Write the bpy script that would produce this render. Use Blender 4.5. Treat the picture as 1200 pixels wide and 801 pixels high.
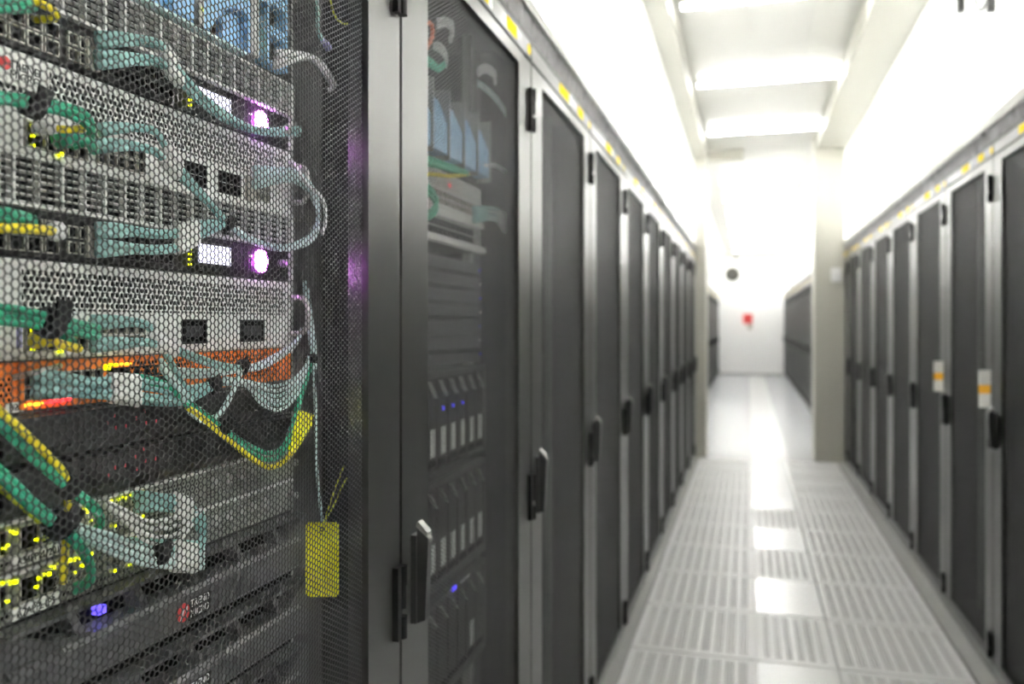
import bpy, math, random
import numpy as np
from mathutils import Vector
random.seed(7)
C = bpy.context.scene.collection
for o in list(bpy.data.objects):
    bpy.data.objects.remove(o)

# ------------------------------------------------------------------ camera, world, exposure
FPX = 970.0                       # focal length in pixels of the 1200 px wide frame
YAW = math.atan(277.0 / FPX)
CY, SY = math.cos(YAW), math.sin(YAW)
H = 1.393                         # camera height
cam = bpy.data.cameras.new('camera')
cam.sensor_width = 36.0
cam.lens = FPX / 1200.0 * 36.0
cam.shift_y = (379.0 - 400.5) / 1200.0
cam.clip_start = 0.02
cam.dof.use_dof = True
cam.dof.focus_distance = .92
cam.dof.aperture_fstop = 3.8
co = bpy.data.objects.new('camera', cam)
C.objects.link(co)
co.location = (0, 0, H)
co.rotation_euler = (math.pi / 2, 0, YAW)
S = bpy.context.scene
S.camera = co
w = bpy.data.worlds.new('world')
S.world = w
w.use_nodes = True
w.node_tree.nodes['Background'].inputs[0].default_value = (1, 1, 1, 1)
w.node_tree.nodes['Background'].inputs[1].default_value = 0.02
S.view_settings.view_transform = 'Standard'
S.view_settings.look = 'None'
S.view_settings.gamma = 1
S.view_settings.use_curve_mapping = False
S.view_settings.exposure = 2.35
S.cycles.use_denoising = True
S.cycles.max_bounces = 10
S.cycles.diffuse_bounces = 6
S.cycles.sample_clamp_indirect = 6.0
LAMP = 7.0                       # emission of the fluorescent diffusers

# added unseen area lights over the racks, backlighting the translucent containment panels
def add_backlight(x, y, z, power):
    l = bpy.data.lights.new('added_backlight', 'AREA')
    l.shape = 'RECTANGLE'
    l.size, l.size_y = .12, 1.2
    l.energy = power
    l.color = (.985, .99, 1)
    o = bpy.data.objects.new('added_backlight', l)
    C.objects.link(o)
    o.location = (x, y, z)
BACKLIGHT_W = 86.0
for k in range(16):
    y = -1.7 + k * 1.63
    for x in (-1.25, 1.52):
        add_backlight(x, y, H + 1.80, BACKLIGHT_W)

# ------------------------------------------------------------------ helpers
def mat(name, col, rough=0.5, metal=0.0, emit=None, es=0.0, noise=0.0, nscale=40.0, bump=0.0, spec=0.5, coat=0.0, alpha=None):
    m = bpy.data.materials.new(name)
    m.use_nodes = True
    nt = m.node_tree
    b = nt.nodes['Principled BSDF']
    b.inputs['Base Color'].default_value = (*col, 1)
    b.inputs['Roughness'].default_value = rough
    b.inputs['Metallic'].default_value = metal
    b.inputs['Specular IOR Level'].default_value = spec
    if coat:
        b.inputs['Coat Weight'].default_value = coat
        b.inputs['Coat Roughness'].default_value = 0.08
    if emit:
        b.inputs['Emission Color'].default_value = (*emit, 1)
        b.inputs['Emission Strength'].default_value = es
    if noise or bump:
        tc = nt.nodes.new('ShaderNodeTexCoord')
        nz = nt.nodes.new('ShaderNodeTexNoise')
        nz.inputs['Scale'].default_value = nscale
        nz.inputs['Detail'].default_value = 4
        nt.links.new(tc.outputs['Object'], nz.inputs['Vector'])
        if noise:
            mx = nt.nodes.new('ShaderNodeMix')
            mx.data_type = 'RGBA'
            mx.inputs[6].default_value = (*[c * (1 - noise) for c in col], 1)
            mx.inputs[7].default_value = (*[min(1, c * (1 + noise)) for c in col], 1)
            nt.links.new(nz.outputs['Fac'], mx.inputs[0])
            nt.links.new(mx.outputs[2], b.inputs['Base Color'])
        if bump:
            bp = nt.nodes.new('ShaderNodeBump')
            bp.inputs['Strength'].default_value = bump
            bp.inputs['Distance'].default_value = 0.002
            nt.links.new(nz.outputs['Fac'], bp.inputs['Height'])
            nt.links.new(bp.outputs['Normal'], b.inputs['Normal'])
    return m

M = {
    'rack': mat('rack_paint', (.108, .108, .103), .30, .8, noise=.05, nscale=300, spec=.6),
    'mesh': mat('mesh_paint', (.046, .046, .045), .36, .4, spec=.6),
    'inner': mat('rack_inner', (.025, .024, .026), .45, noise=.1, nscale=60),
    'baffle': mat('baffle_grey', (.06, .06, .06), .5, noise=.08, nscale=80),
    'black': mat('black_plastic', (.009, .009, .009), .42, noise=.1, nscale=90, spec=.25),
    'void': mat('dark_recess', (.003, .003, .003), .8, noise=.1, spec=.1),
    'steel': mat('steel', (.62, .62, .6), .3, .9, noise=.05, nscale=120),
    'rail': mat('zinc_rail', (.38, .38, .37), .4, .6, noise=.06, nscale=120),
    'plinth': mat('plinth_grey', (.36, .36, .35), .5, noise=.06),
    'alu': mat('aluminium_trim', (.30, .30, .28), .4, .5, noise=.05),
    'brush': mat('brush_bristle', (.27, .265, .27), .9, noise=.5, nscale=250, bump=.8),
    'wall': mat('white_panel', (.86, .86, .845), .12, noise=.015, nscale=3, spec=.6),
    'wallframe': mat('frame_white', (.8, .8, .78), .4, noise=.02),
    'endwall': mat('white_wall', (.93, .93, .92), .4, noise=.015, nscale=3),
    'ceil': mat('ceiling_panel', (.58, .575, .54), .28, noise=.03, nscale=1.5),
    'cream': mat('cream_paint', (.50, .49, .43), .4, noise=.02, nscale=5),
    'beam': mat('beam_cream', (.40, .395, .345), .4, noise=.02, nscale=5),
    'teal2': mat('teal_cable_deep', (.24, .47, .46), .4, noise=.08, nscale=80),
    'pale2': mat('pale_cable_light', (.70, .82, .81), .4, noise=.06, nscale=80),
    'tile': mat('white_laminate', (.80, .805, .81), .22, noise=.02, nscale=20),
    'ptile': mat('perforated_tile', (.72, .72, .72), .40, noise=.02, nscale=20),
    'plenum': mat('plenum_dark', (.36, .36, .37), .8, noise=.1),
    'gtile': mat('grey_laminate', (.60, .61, .63), .22, noise=.02, nscale=20),
    'silver': mat('silver_paint', (.87, .87, .85), .4, .1, noise=.03, nscale=60),
    'slat': mat('slat_grey', (.72, .72, .70), .35, .2, noise=.04, nscale=60),
    'greydev': mat('grey_zinc', (.36, .37, .34), .38, .5, noise=.08, nscale=90),
    'portmetal': mat('port_metal', (.50, .48, .42), .35, .6, noise=.08, nscale=200),
    'orange': mat('orange_paint', (.85, .22, .03), .45, noise=.06, nscale=60),
    'server': mat('server_black', (.022, .021, .021), .3, noise=.15, nscale=120, bump=.2, spec=.3),
    'bezel': mat('bezel_charcoal', (.085, .085, .088), .42, noise=.15, nscale=150, bump=.15),
    'blue': mat('blue_plastic', (.27, .50, .76), .35, noise=.08, nscale=60),
    'brown': mat('brown_foam', (.055, .028, .014), .9, noise=.4, nscale=120),
    'teal': mat('teal_cable', (.34, .58, .56), .4, noise=.08, nscale=80),
    'pale': mat('pale_cable', (.56, .73, .72), .4, noise=.08, nscale=80),
    'white': mat('white_plastic', (.82, .82, .82), .4, noise=.03),
    'lilac': mat('lilac_plastic', (.42, .40, .70), .4, noise=.05),
    'green': mat('green_cable', (.035, .40, .23), .38, noise=.08, nscale=80),
    'yellow': mat('yellow_cable', (.90, .74, .02), .4, noise=.06, nscale=80),
    'tag': mat('yellow_tag', (.95, .88, .01), .6, noise=.03),
    'tagshade': mat('yellow_tag_shaded', (.30, .27, .05), .6, noise=.06),  # duller copy of the tag yellow, shade put into the colour
    'lime': mat('lime_cord', (.66, .70, .03), .45, noise=.04),
    'coral': mat('coral_cable', (.75, .16, .06), .4, noise=.04),
    'velcro': mat('black_velcro', (.012, .012, .013), .85, noise=.3, nscale=300, bump=.5),
    'sticker': mat('yellow_sticker', (.80, .56, .0), .8, noise=.02, spec=.1),
    'paper': mat('paper_white', (.86, .86, .84), .6, noise=.02),
    'ink': mat('black_ink', (.02, .02, .02), .6, noise=.02),
    'amber': mat('amber_band', (.92, .48, .02), .5, noise=.02),
    'red': mat('red_enamel', (.62, .04, .04), .4, noise=.03),
    'dome': mat('speaker_grey', (.05, .05, .035), .5, noise=.1),
    'lamp': mat('lamp_diffuser', (.9, .9, .9), .5, emit=(1, .99, .97), es=LAMP),
    'lampfar': mat('lamp_diffuser_bright', (.9, .9, .9), .5, emit=(1, .99, .97), es=LAMP * 1.8),
    'lcd': mat('lcd_screen', (.6, .6, .8), .3, emit=(.80, .78, 1), es=.55),
    'logo': mat('magenta_lamp', (.9, .5, .9), .3, emit=(.75, .10, 1), es=16.0),
    'logocore': mat('magenta_lamp_core', (.9, .8, .9), .3, emit=(1, .72, 1), es=5.0),
    'ledy': mat('led_yellow', (.5, .6, .0), .3, emit=(.72, .85, .0), es=.9),
    'ledr': mat('led_red', (.7, .02, .02), .3, emit=(1, .03, .03), es=.8),
    'leda': mat('led_amber', (.9, .5, .02), .3, emit=(1, .55, .02), es=.9),
    'ledb': mat('led_blue', (.05, .05, .8), .3, emit=(.10, .06, 1), es=.6),
    'ledw': mat('led_white', (.9, .9, .9), .3, emit=(1, .85, .8), es=.8),
    'redmark': mat('dull_red', (.42, .03, .05), .6, noise=.02),  # small dull red marks on the black server covers
    'grip': mat('handle_black', (.035, .035, .035), .32, .2, noise=.05),
}

def translucent_panel():
    m = bpy.data.materials.new('translucent_panel')
    m.use_nodes = True
    nt = m.node_tree
    nt.nodes.clear()
    out = nt.nodes.new('ShaderNodeOutputMaterial')
    tr = nt.nodes.new('ShaderNodeBsdfTranslucent'); tr.inputs[0].default_value = (.92, .92, .90, 1)
    di = nt.nodes.new('ShaderNodeBsdfDiffuse')
    tc = nt.nodes.new('ShaderNodeTexCoord')
    nz = nt.nodes.new('ShaderNodeTexNoise'); nz.inputs['Scale'].default_value = 2.0
    rp = nt.nodes.new('ShaderNodeMix'); rp.data_type = 'RGBA'
    rp.inputs[6].default_value = (.84, .84, .825, 1); rp.inputs[7].default_value = (.90, .90, .885, 1)
    nt.links.new(tc.outputs['Object'], nz.inputs['Vector']); nt.links.new(nz.outputs['Fac'], rp.inputs[0]); nt.links.new(rp.outputs[2], di.inputs[0])
    m1 = nt.nodes.new('ShaderNodeMixShader'); m1.inputs[0].default_value = .5
    gl = nt.nodes.new('ShaderNodeBsdfGlossy'); gl.inputs['Roughness'].default_value = .10
    fr = nt.nodes.new('ShaderNodeFresnel'); fr.inputs[0].default_value = 1.45
    m2 = nt.nodes.new('ShaderNodeMixShader')
    nt.links.new(tr.outputs[0], m1.inputs[1]); nt.links.new(di.outputs[0], m1.inputs[2])
    nt.links.new(fr.outputs[0], m2.inputs[0]); nt.links.new(m1.outputs[0], m2.inputs[1]); nt.links.new(gl.outputs[0], m2.inputs[2])
    nt.links.new(m2.outputs[0], out.inputs[0])
    return m
M['panel'] = translucent_panel()
M['edge'] = mat('bezel_edge', (.20, .20, .20), .4, noise=.05)

class MB:
    """collects shapes in world coordinates"""
    def __init__(s):
        s.v, s.f, s.m = [], [], []
    def add(s, vs, fs, mi=0):
        b = len(s.v)
        s.v += [tuple(p) for p in vs]
        s.f += [tuple(b + i for i in q) for q in fs]
        s.m += [mi] * len(fs)
        return s
    def box(s, x0, x1, y0, y1, z0, z1, mi=0):
        x0, x1 = min(x0, x1), max(x0, x1); y0, y1 = min(y0, y1), max(y0, y1); z0, z1 = min(z0, z1), max(z0, z1)
        v = [(x0, y0, z0), (x1, y0, z0), (x1, y1, z0), (x0, y1, z0), (x0, y0, z1), (x1, y0, z1), (x1, y1, z1), (x0, y1, z1)]
        return s.add(v, [(3, 2, 1, 0), (4, 5, 6, 7), (0, 1, 5, 4), (1, 2, 6, 5), (2, 3, 7, 6), (3, 0, 4, 7)], mi)
    def cbox(s, x0, x1, y0, y1, z0, z1, b=.002, mi=0):
        """box with the four edges of its +x face chamfered"""
        v = [(x0, y0, z0), (x0, y1, z0), (x0, y1, z1), (x0, y0, z1),
             (x1 - b, y0, z0), (x1 - b, y1, z0), (x1 - b, y1, z1), (x1 - b, y0, z1),
             (x1, y0 + b, z0 + b), (x1, y1 - b, z0 + b), (x1, y1 - b, z1 - b), (x1, y0 + b, z1 - b)]
        f = [(3, 2, 1, 0), (8, 9, 10, 11)]
        for i in range(4):
            j = (i + 1) % 4
            f += [(i, j, 4 + j, 4 + i), (4 + i, 4 + j, 8 + j, 8 + i)]
        return s.add(v, f, mi)
    def ring(s, x0, x1, y0, y1, z0, z1, t, mi=0, t2=None):
        """rectangular frame in a YZ plane, t wide at the sides, t2 at top and bottom"""
        t2 = t if t2 is None else t2
        o = [(y0, z0), (y1, z0), (y1, z1), (y0, z1)]
        i_ = [(y0 + t, z0 + t2), (y1 - t, z0 + t2), (y1 - t, z1 - t2), (y0 + t, z1 - t2)]
        v = [(x1, *p) for p in o] + [(x1, *p) for p in i_] + [(x0, *p) for p in o] + [(x0, *p) for p in i_]
        f = []
        for k in range(4):
            j = (k + 1) % 4
            f += [(k, j, 4 + j, 4 + k), (4 + k, 4 + j, 12 + j, 12 + k), (j, k, 8 + k, 8 + j), (8 + k, 12 + k, 12 + j, 8 + j)]
        return s.add(v, f, mi)
    def prism(s, poly, x0, x1, mi=0):
        """polygon (y,z) extruded along x"""
        n = len(poly)
        v = [(x0, *p) for p in poly] + [(x1, *p) for p in poly]
        f = [tuple(range(n - 1, -1, -1)), tuple(range(n, 2 * n))]
        f += [(i, (i + 1) % n, n + (i + 1) % n, n + i) for i in range(n)]
        return s.add(v, f, mi)
    def prism_y(s, poly, y0, y1, mi=0):
        """polygon (x,z) extruded along y"""
        n = len(poly)
        v = [(p[0], y0, p[1]) for p in poly] + [(p[0], y1, p[1]) for p in poly]
        f = [tuple(range(n)), tuple(range(2 * n - 1, n - 1, -1))]
        f += [((i + 1) % n, i, n + i, n + (i + 1) % n) for i in range(n)]
        return s.add(v, f, mi)
    def disc(s, x0, x1, y, z, r, n=20, mi=0):
        return s.prism([(y + r * math.cos(2 * math.pi * i / n), z + r * math.sin(2 * math.pi * i / n)) for i in range(n)], x0, x1, mi)
    def dome(s, x, y, z, r, h, n=20, rings=5, mi=0):
        v, f = [], []
        for a in range(rings):
            t = a / rings * math.pi / 2
            for i in range(n):
                p = 2 * math.pi * i / n
                v.append((x + h * math.sin(t), y + r * math.cos(t) * math.cos(p), z + r * math.cos(t) * math.sin(p)))
        v.append((x + h, y, z))
        for a in range(rings - 1):
            for i in range(n):
                j = (i + 1) % n
                f.append((a * n + i, a * n + j, (a + 1) * n + j, (a + 1) * n + i))
        for i in range(n):
            f.append(((rings - 1) * n + i, (rings - 1) * n + (i + 1) % n, rings * n))
        return s.add(v, f, mi)
    def vcyl(s, x, y, z0, z1, r, n=12, mi=0):
        v = [(x + r * math.cos(2 * math.pi * i / n), y + r * math.sin(2 * math.pi * i / n), z) for z in (z0, z1) for i in range(n)]
        f = [tuple(range(n - 1, -1, -1)), tuple(range(n, 2 * n))] + [(i, (i + 1) % n, n + (i + 1) % n, n + i) for i in range(n)]
        return s.add(v, f, mi)
    def tube(s, pts, r, n=7, mi=0, caps=True, rr=None):
        P = [Vector(p) for p in pts]
        v, f = [], []
        up = Vector((1, .13, .21)).normalized()
        for i, p in enumerate(P):
            t = (P[min(i + 1, len(P) - 1)] - P[max(i - 1, 0)])
            t = t.normalized() if t.length > 1e-9 else Vector((0, 1, 0))
            a = up - t * up.dot(t)
            a = a.normalized() if a.length > 1e-6 else t.orthogonal().normalized()
            up = a
            b = t.cross(a)
            q = rr[i] if rr else r
            for k in range(n):
                an = 2 * math.pi * k / n
                v.append(p + a * (q * math.cos(an)) + b * (q * math.sin(an)))
        for i in range(len(P) - 1):
            for k in range(n):
                l = (k + 1) % n
                f.append((i * n + k, i * n + l, (i + 1) * n + l, (i + 1) * n + k))
        if caps:
            f.append(tuple(range(n - 1, -1, -1)))
            f.append(tuple((len(P) - 1) * n + k for k in range(n)))
        return s.add(v, f, mi)
    def build(s, name, mats, parent=None, smooth=False, link=True):
        me = bpy.data.meshes.new(name)
        off = WORLD.get(parent.name, Vector((0, 0, 0))) if parent else Vector((0, 0, 0))
        me.from_pydata([tuple(Vector(p) - off) for p in s.v], [], s.f)
        for m in (mats if isinstance(mats, (list, tuple)) else [mats]):
            me.materials.append(M[m])
        if len(me.materials) > 1:
            me.polygons.foreach_set('material_index', s.m)
        if smooth:
            me.shade_smooth()
        me.update()
        o = bpy.data.objects.new(name, me)
        C.objects.link(o)
        if parent:
            o.parent = parent
            WORLD[o.name] = off
        return o

WORLD = {}
def tag(o, label, cat, group=None):
    o['label'] = label
    o['category'] = cat
    if group:
        o['group'] = group
    return o
def thing(name, label, cat, loc=(0, 0, 0), group=None):
    o = bpy.data.objects.new(name, None)
    o.empty_display_size = .05
    C.objects.link(o)
    o.location = loc
    WORLD[o.name] = Vector(loc)
    return tag(o, label, cat, group)
def structure(o):
    o['kind'] = 'structure'
    return o
def kids(o):
    return [c for c in o.children]
def dup(o, parent=None):
    c = o.copy()
    C.objects.link(c)
    if parent:
        c.parent = parent
    for ch in kids(o):
        dup(ch, c)
    return c
def again(o, parent, dy=0, dz=0, dx=0):
    """another instance of a part, sharing its mesh, moved along the face"""
    c = o.copy()
    C.objects.link(c)
    c.parent = parent
    c.location = Vector(o.location) + Vector((dx, dy, dz))
    return c
def at(px, py, D):
    """point on the vertical plane x=-D that the photograph shows at pixel px,py"""
    u = (px - 600.0) / FPX
    v = (379.0 - py) / FPX
    k = -D / (-SY + u * CY)
    return Vector((-D, k * (CY + u * SY), H + k * v))
def spline(P, per=6):
    P = [Vector(p) for p in P]
    out = []
    for i in range(len(P) - 1):
        p0, p1, p2, p3 = P[max(i - 1, 0)], P[i], P[i + 1], P[min(i + 2, len(P) - 1)]
        for k in range(per):
            t = k / per
            out.append(.5 * ((2 * p1) + (p2 - p0) * t + (2 * p0 - 5 * p1 + 4 * p2 - p3) * t * t + (3 * p1 - p0 - 3 * p2 + p3) * t ** 3))
    out.append(P[-1])
    return out
def hexsheet(name, x, y0, y1, z0, z1, pitch, flat, thick, m, parent, rot=False):
    """perforated sheet in the plane x: regular hexagonal holes, flat top and bottom, with the metal's thickness"""
    off = WORLD.get(parent.name, Vector((0, 0, 0))) if parent else Vector((0, 0, 0))
    if rot:
        y0, y1, z0, z1 = z0, z1, y0, y1
    cp = pitch * math.sqrt(3) / 2
    nc = max(1, int(round((y1 - y0) / cp))); nr = max(1, int(round((z1 - z0) / pitch)))
    ci, rj = np.meshgrid(np.arange(nc), np.arange(nr), indexing='ij')
    cy = y0 + (ci.ravel() + .5) * cp
    cz = z0 + (rj.ravel() + .25 + .5 * (ci.ravel() % 2)) * pitch
    ang = np.arange(6) * math.pi / 3
    R0, R1 = pitch / math.sqrt(3), flat / math.sqrt(3)
    N = len(cy)
    V = np.zeros((N, 18, 3), np.float32)
    for g, (R, dx) in enumerate(((R0, 0), (R1, 0), (R1, -thick))):
        V[:, g * 6:(g + 1) * 6, 0] = x + dx - off.x
        p, q = cy[:, None] + R * np.cos(ang)[None, :], cz[:, None] + R * np.sin(ang)[None, :]
        V[:, g * 6:(g + 1) * 6, 1] = (q if rot else p) - off.y
        V[:, g * 6:(g + 1) * 6, 2] = (p if rot else q) - off.z
    q = []
    for k in range(6):
        l = (k + 1) % 6
        q.append((k, l, 6 + l, 6 + k))
        q.append((6 + k, 6 + l, 12 + l, 12 + k))
    Q = (np.array(q)[None] + (np.arange(N) * 18)[:, None, None]).reshape(-1).astype(np.int32)
    me = bpy.data.meshes.new(name)
    nf = N * 12
    me.vertices.add(N * 18); me.vertices.foreach_set('co', V.reshape(-1))
    me.loops.add(nf * 4); me.loops.foreach_set('vertex_index', Q)
    me.polygons.add(nf); me.polygons.foreach_set('loop_start', (np.arange(nf) * 4).astype(np.int32))
    me.materials.append(M[m])
    me.update(calc_edges=True)
    o = bpy.data.objects.new(name, me)
    C.objects.link(o)
    if parent:
        o.parent = parent
        WORLD[o.name] = off
    return o
def words(name, text, x, y, z, size, m, parent, squash=1.0):
    """lettering lying flat on a face that looks along +x; y,z is the lower left corner"""
    cu = bpy.data.curves.new(name, 'FONT')
    cu.body = text
    cu.size = size
    cu.extrude = .0002
    cu.materials.append(M[m])
    f = bpy.data.objects.new(name, cu)
    C.objects.link(f)
    me = bpy.data.meshes.new_from_object(f.evaluated_get(bpy.context.evaluated_depsgraph_get()))
    bpy.data.objects.remove(f)
    bpy.data.curves.remove(cu)
    o = bpy.data.objects.new(name, me)
    C.objects.link(o)
    off = WORLD.get(parent.name, Vector((0, 0, 0))) if parent else Vector((0, 0, 0))
    o.location = Vector((x, y, z)) - off
    o.rotation_euler = (math.pi / 2, 0, math.pi / 2)
    o.scale = (squash, 1, 1)
    o.parent = parent
    return o
ORD = ['first', 'second', 'third', 'fourth', 'fifth', 'sixth', 'seventh', 'eighth', 'ninth', 'tenth', 'eleventh', 'twelfth', 'thirteenth', 'fourteenth', 'fifteenth', 'sixteenth']

# ------------------------------------------------------------------ the setting
XL, XR = -.524, .92               # fronts of the two rack rows
XLF = -.78                        # front of the far left row
PITCH, Y0 = .81, .39              # rack pitch, near edge of the near rack
ROW_END = Y0 + 11 * PITCH         # 9.30
END = 23.4
CEIL = H + 1.9
RAIL = H + .841                   # top of the rail above the racks
BACK = -2.4

fl = structure(MB().box(-1.9, 2.0, BACK - .1, END + .1, -.40, -.30).build('floor', 'plenum'))
EDGE = .586                       # tile rows
R0Y = 3.577
def perforated_tile(y0, wx, nband, holes):
    """floor tile with real slots in bands, origin at its lower left corner"""
    b = MB()
    xs = [0, .020]
    strip = (wx - .04) / (nband)
    solid = [True]
    hw, gp = .0074, .0046
    for k in range(nband):
        start = .020 + k * strip
        n = holes
        used = n * hw + (n - 1) * gp
        lead = (strip - used) / 2
        x = start + lead
        xs.append(x); solid.append(True)
        for j in range(n):
            xs.append(x + hw); solid.append(False)
            x += hw
            if j < n - 1:
                xs.append(x + gp); solid.append(True); x += gp
        xs.append(start + strip); solid.append(True)
    xs[-1] = wx - .020
    xs.append(wx); solid.append(True)
    n_y = 26
    py = (EDGE - .008 - .07) / n_y
    ys, sol_y = [0, .035], [True]
    for k in range(n_y):
        ys.append(.035 + k * py + .0080); sol_y.append(True)
        ys.append(.035 + (k + 1) * py); sol_y.append(False)
    ys.append(EDGE - .008); sol_y.append(True)
    nx, ny = len(xs), len(ys)
    T = .006
    vid = {}
    v, f = [], []
    def V(i, j, l):
        if (i, j, l) not in vid:
            vid[(i, j, l)] = len(v)
            v.append((xs[i], ys[j], 0 if l == 0 else -T))
        return vid[(i, j, l)]
    i = 0
    for i in range(nx - 1):
        if solid[i]:
            f.append((V(i, 0, 0), V(i + 1, 0, 0), V(i + 1, ny - 1, 0), V(i, ny - 1, 0)))
            continue
        for j in range(ny - 1):
            if sol_y[j]:
                f.append((V(i, j, 0), V(i + 1, j, 0), V(i + 1, j + 1, 0), V(i, j + 1, 0)))
            else:
                a = [V(i, j, 0), V(i + 1, j, 0), V(i + 1, j + 1, 0), V(i, j + 1, 0)]
                c = [V(i, j, 1), V(i + 1, j, 1), V(i + 1, j + 1, 1), V(i, j + 1, 1)]
                for k in range(4):
                    l = (k + 1) % 4
                    f.append((a[l], a[k], c[k], c[l]))
    b.add(v, f)
    # skirt
    W, L = wx, EDGE - .008
    b.add([(0, 0, 0), (W, 0, 0), (W, L, 0), (0, L, 0), (0, 0, -.03), (W, 0, -.03), (W, L, -.03), (0, L, -.03)],
          [(1, 0, 4, 5), (2, 1, 5, 6), (3, 2, 6, 7), (0, 3, 7, 4)])
    return b
XC0, XC1, XE0, XE1 = .034, .353, -.487, .857
pt_l = perforated_tile(0, XC0 - XE0 - .008, 9, 3).build('floor_tile', 'ptile', fl)
pt_c = perforated_tile(0, XC1 - XC0 - .008, 6, 2).build('floor_tile', 'ptile', fl)
pt_r = perforated_tile(0, XE1 - XC1 - .008, 9, 3).build('floor_tile', 'ptile', fl)
pl_c = MB().box(0, XC1 - XC0 - .006, 0, EDGE - .006, -.03, .0005).build('floor_tile', 'tile', fl)
def place(o, x, y, used=set()):
    if o.name in used:
        c = o.copy(); C.objects.link(c); c.parent = fl
    else:
        used.add(o.name); c = o
    c.location = (x, y, 0)
    return c
for k in range(-9, 9):
    y = R0Y + k * EDGE
    place(pt_l, XE0, y); place(pt_r, XC1, y)
    place(pt_c if (k in (0, 2, 4) or k in (-2, -4, -6)) else pl_c, XC0, y)
yend = R0Y + 9 * EDGE             # 8.85
# border strips along the two rows, stringers below the tile joints
MB().box(XL - .35, XE0 - .006, BACK, yend, -.03, .0).build('border_strip', 'plinth', fl)
MB().box(XE1 + .002, XR + .35, BACK, yend, -.03, .0).build('border_strip', 'plinth', fl)
st = MB()
for x in (XE0, XC0, XC1, XE1):
    st.box(x - .014, x + .008, BACK, yend, -.05, -.031)
for k in range(-9, 10):
    st.box(XE0, XE1, R0Y + k * EDGE - .016, R0Y + k * EDGE + .008, -.05, -.031)
st.build('stringer', 'ptile', fl)['kind'] = 'stuff'
# air plenum floor under the slots
MB().box(XE0 - .01, XE1 + .01, BACK, yend, -.10, -.08).build('plenum_tray', 'plenum', fl)
plain = {}
cols = [(-1.85, -1.24), (-1.24, -.63), (-.63, XC0), (XC0, XC1 + .05), (XC1 + .05, .96), (.96, 1.95)]
y = yend
while y < END - .05:
    y2 = min(y + .6, END)
    for (a, b) in cols:
        key = (round(b - a, 3), round(y2 - y, 3), a == XC0)
        if key not in plain:
            o = MB().box(0, b - a - .003, 0, y2 - y - .003, -.03, 0).build('floor_tile', 'tile' if a == XC0 else 'gtile', fl)
            plain[key] = o
        else:
            o = plain[key].copy(); C.objects.link(o); o.parent = fl
        o.location = (a, y, 0)
    y = y2

# ceiling panels
ce = structure(MB().box(-1.9, 2.0, BACK - .1, END + .1, CEIL + .012, CEIL + .10).build('ceiling', 'ceil'))
cp = {}
y = BACK
pan_x = [XL - .3, .02, .38, XR + .3]
while y < END - .05:
    y2 = min(y + 1.7, END)
    for a, b in zip(pan_x, pan_x[1:]):
        key = (round(b - a, 3), round(y2 - y, 3))
        if key not in cp:
            o = MB().box(0, b - a - .006, 0, y2 - y - .006, 0, .0115).build('ceiling_panel', 'ceil', ce)
            cp[key] = o
        else:
            o = cp[key].copy(); C.objects.link(o); o.parent = ce
        o.location = (a, y, CEIL)
    y = y2

# walls above the racks: glossy white containment panels
def upper_wall(name, x, side, ya, yb, zb):
    n = max(1, round((yb - ya) / 1.62))
    d = (yb - ya) / n
    b = MB()
    x0, x1 = x + side * .001, x + side * .040
    b.box(x0, x1, ya, yb, zb - .02, zb - .001).box(x0, x1, ya, yb, CEIL - .02, CEIL + .01)
    base = structure(b.build(name, 'wallframe'))
    first = None
    for k in range(n):
        if first is None:
            first = o = MB().box(0, .006 * side, 0, d - .003, 0, CEIL - .021 - zb).build('wall_panel', 'panel', base)
        else:
            o = first.copy(); C.objects.link(o); o.parent = base
        o.location = (x, ya + k * d, zb)
    return base
upper_wall('wall_left', XL - .03, -1, BACK, ROW_END, RAIL)
upper_wall('wall_right', XR + .03, 1, BACK, ROW_END, RAIL)
upper_wall('wall_left', XLF - .03, -1, ROW_END, END, RAIL)
upper_wall('wall_right', XR + .03, 1, ROW_END, END, RAIL)
structure(MB().box(-1.9, 2.0, END, END + .1, -.3, CEIL + .1).build('wall_end', 'endwall'))
structure(MB().box(-1.9, 2.0, BACK - .1, BACK, -.3, CEIL + .1).build('wall_back', 'endwall'))
structure(MB().box(-1.9, -1.85, BACK, END, -.3, CEIL + .1).build('wall_left', 'endwall'))
structure(MB().box(1.95, 2.0, BACK, END, -.3, CEIL + .1).build('wall_right', 'endwall'))
# plain lower walls where the photograph shows no racks
structure(MB().box(XL - .06, XL - .03, BACK, Y0 - .10, 0, RAIL).build('wall_left', 'endwall'))
structure(MB().box(XR + .03, XR + .06, BACK, Y0 + 3 * PITCH - .01, 0, RAIL).build('wall_right', 'endwall'))
structure(MB().box(XLF - .06, XLF - .03, ROW_END, 15.25, 0, RAIL).build('wall_left', 'endwall'))
structure(MB().box(XR + .03, XR + .06, ROW_END, 12.0, 0, RAIL).build('wall_right', 'endwall'))
structure(MB().box(XLF - .03, XL - .0, ROW_END, ROW_END + .03, 0, CEIL).build('wall_left', 'endwall'))
structure(MB().box(-.80, .95, END - .012, END, 0, .045).build('baseboard_end', 'plinth'))
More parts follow.
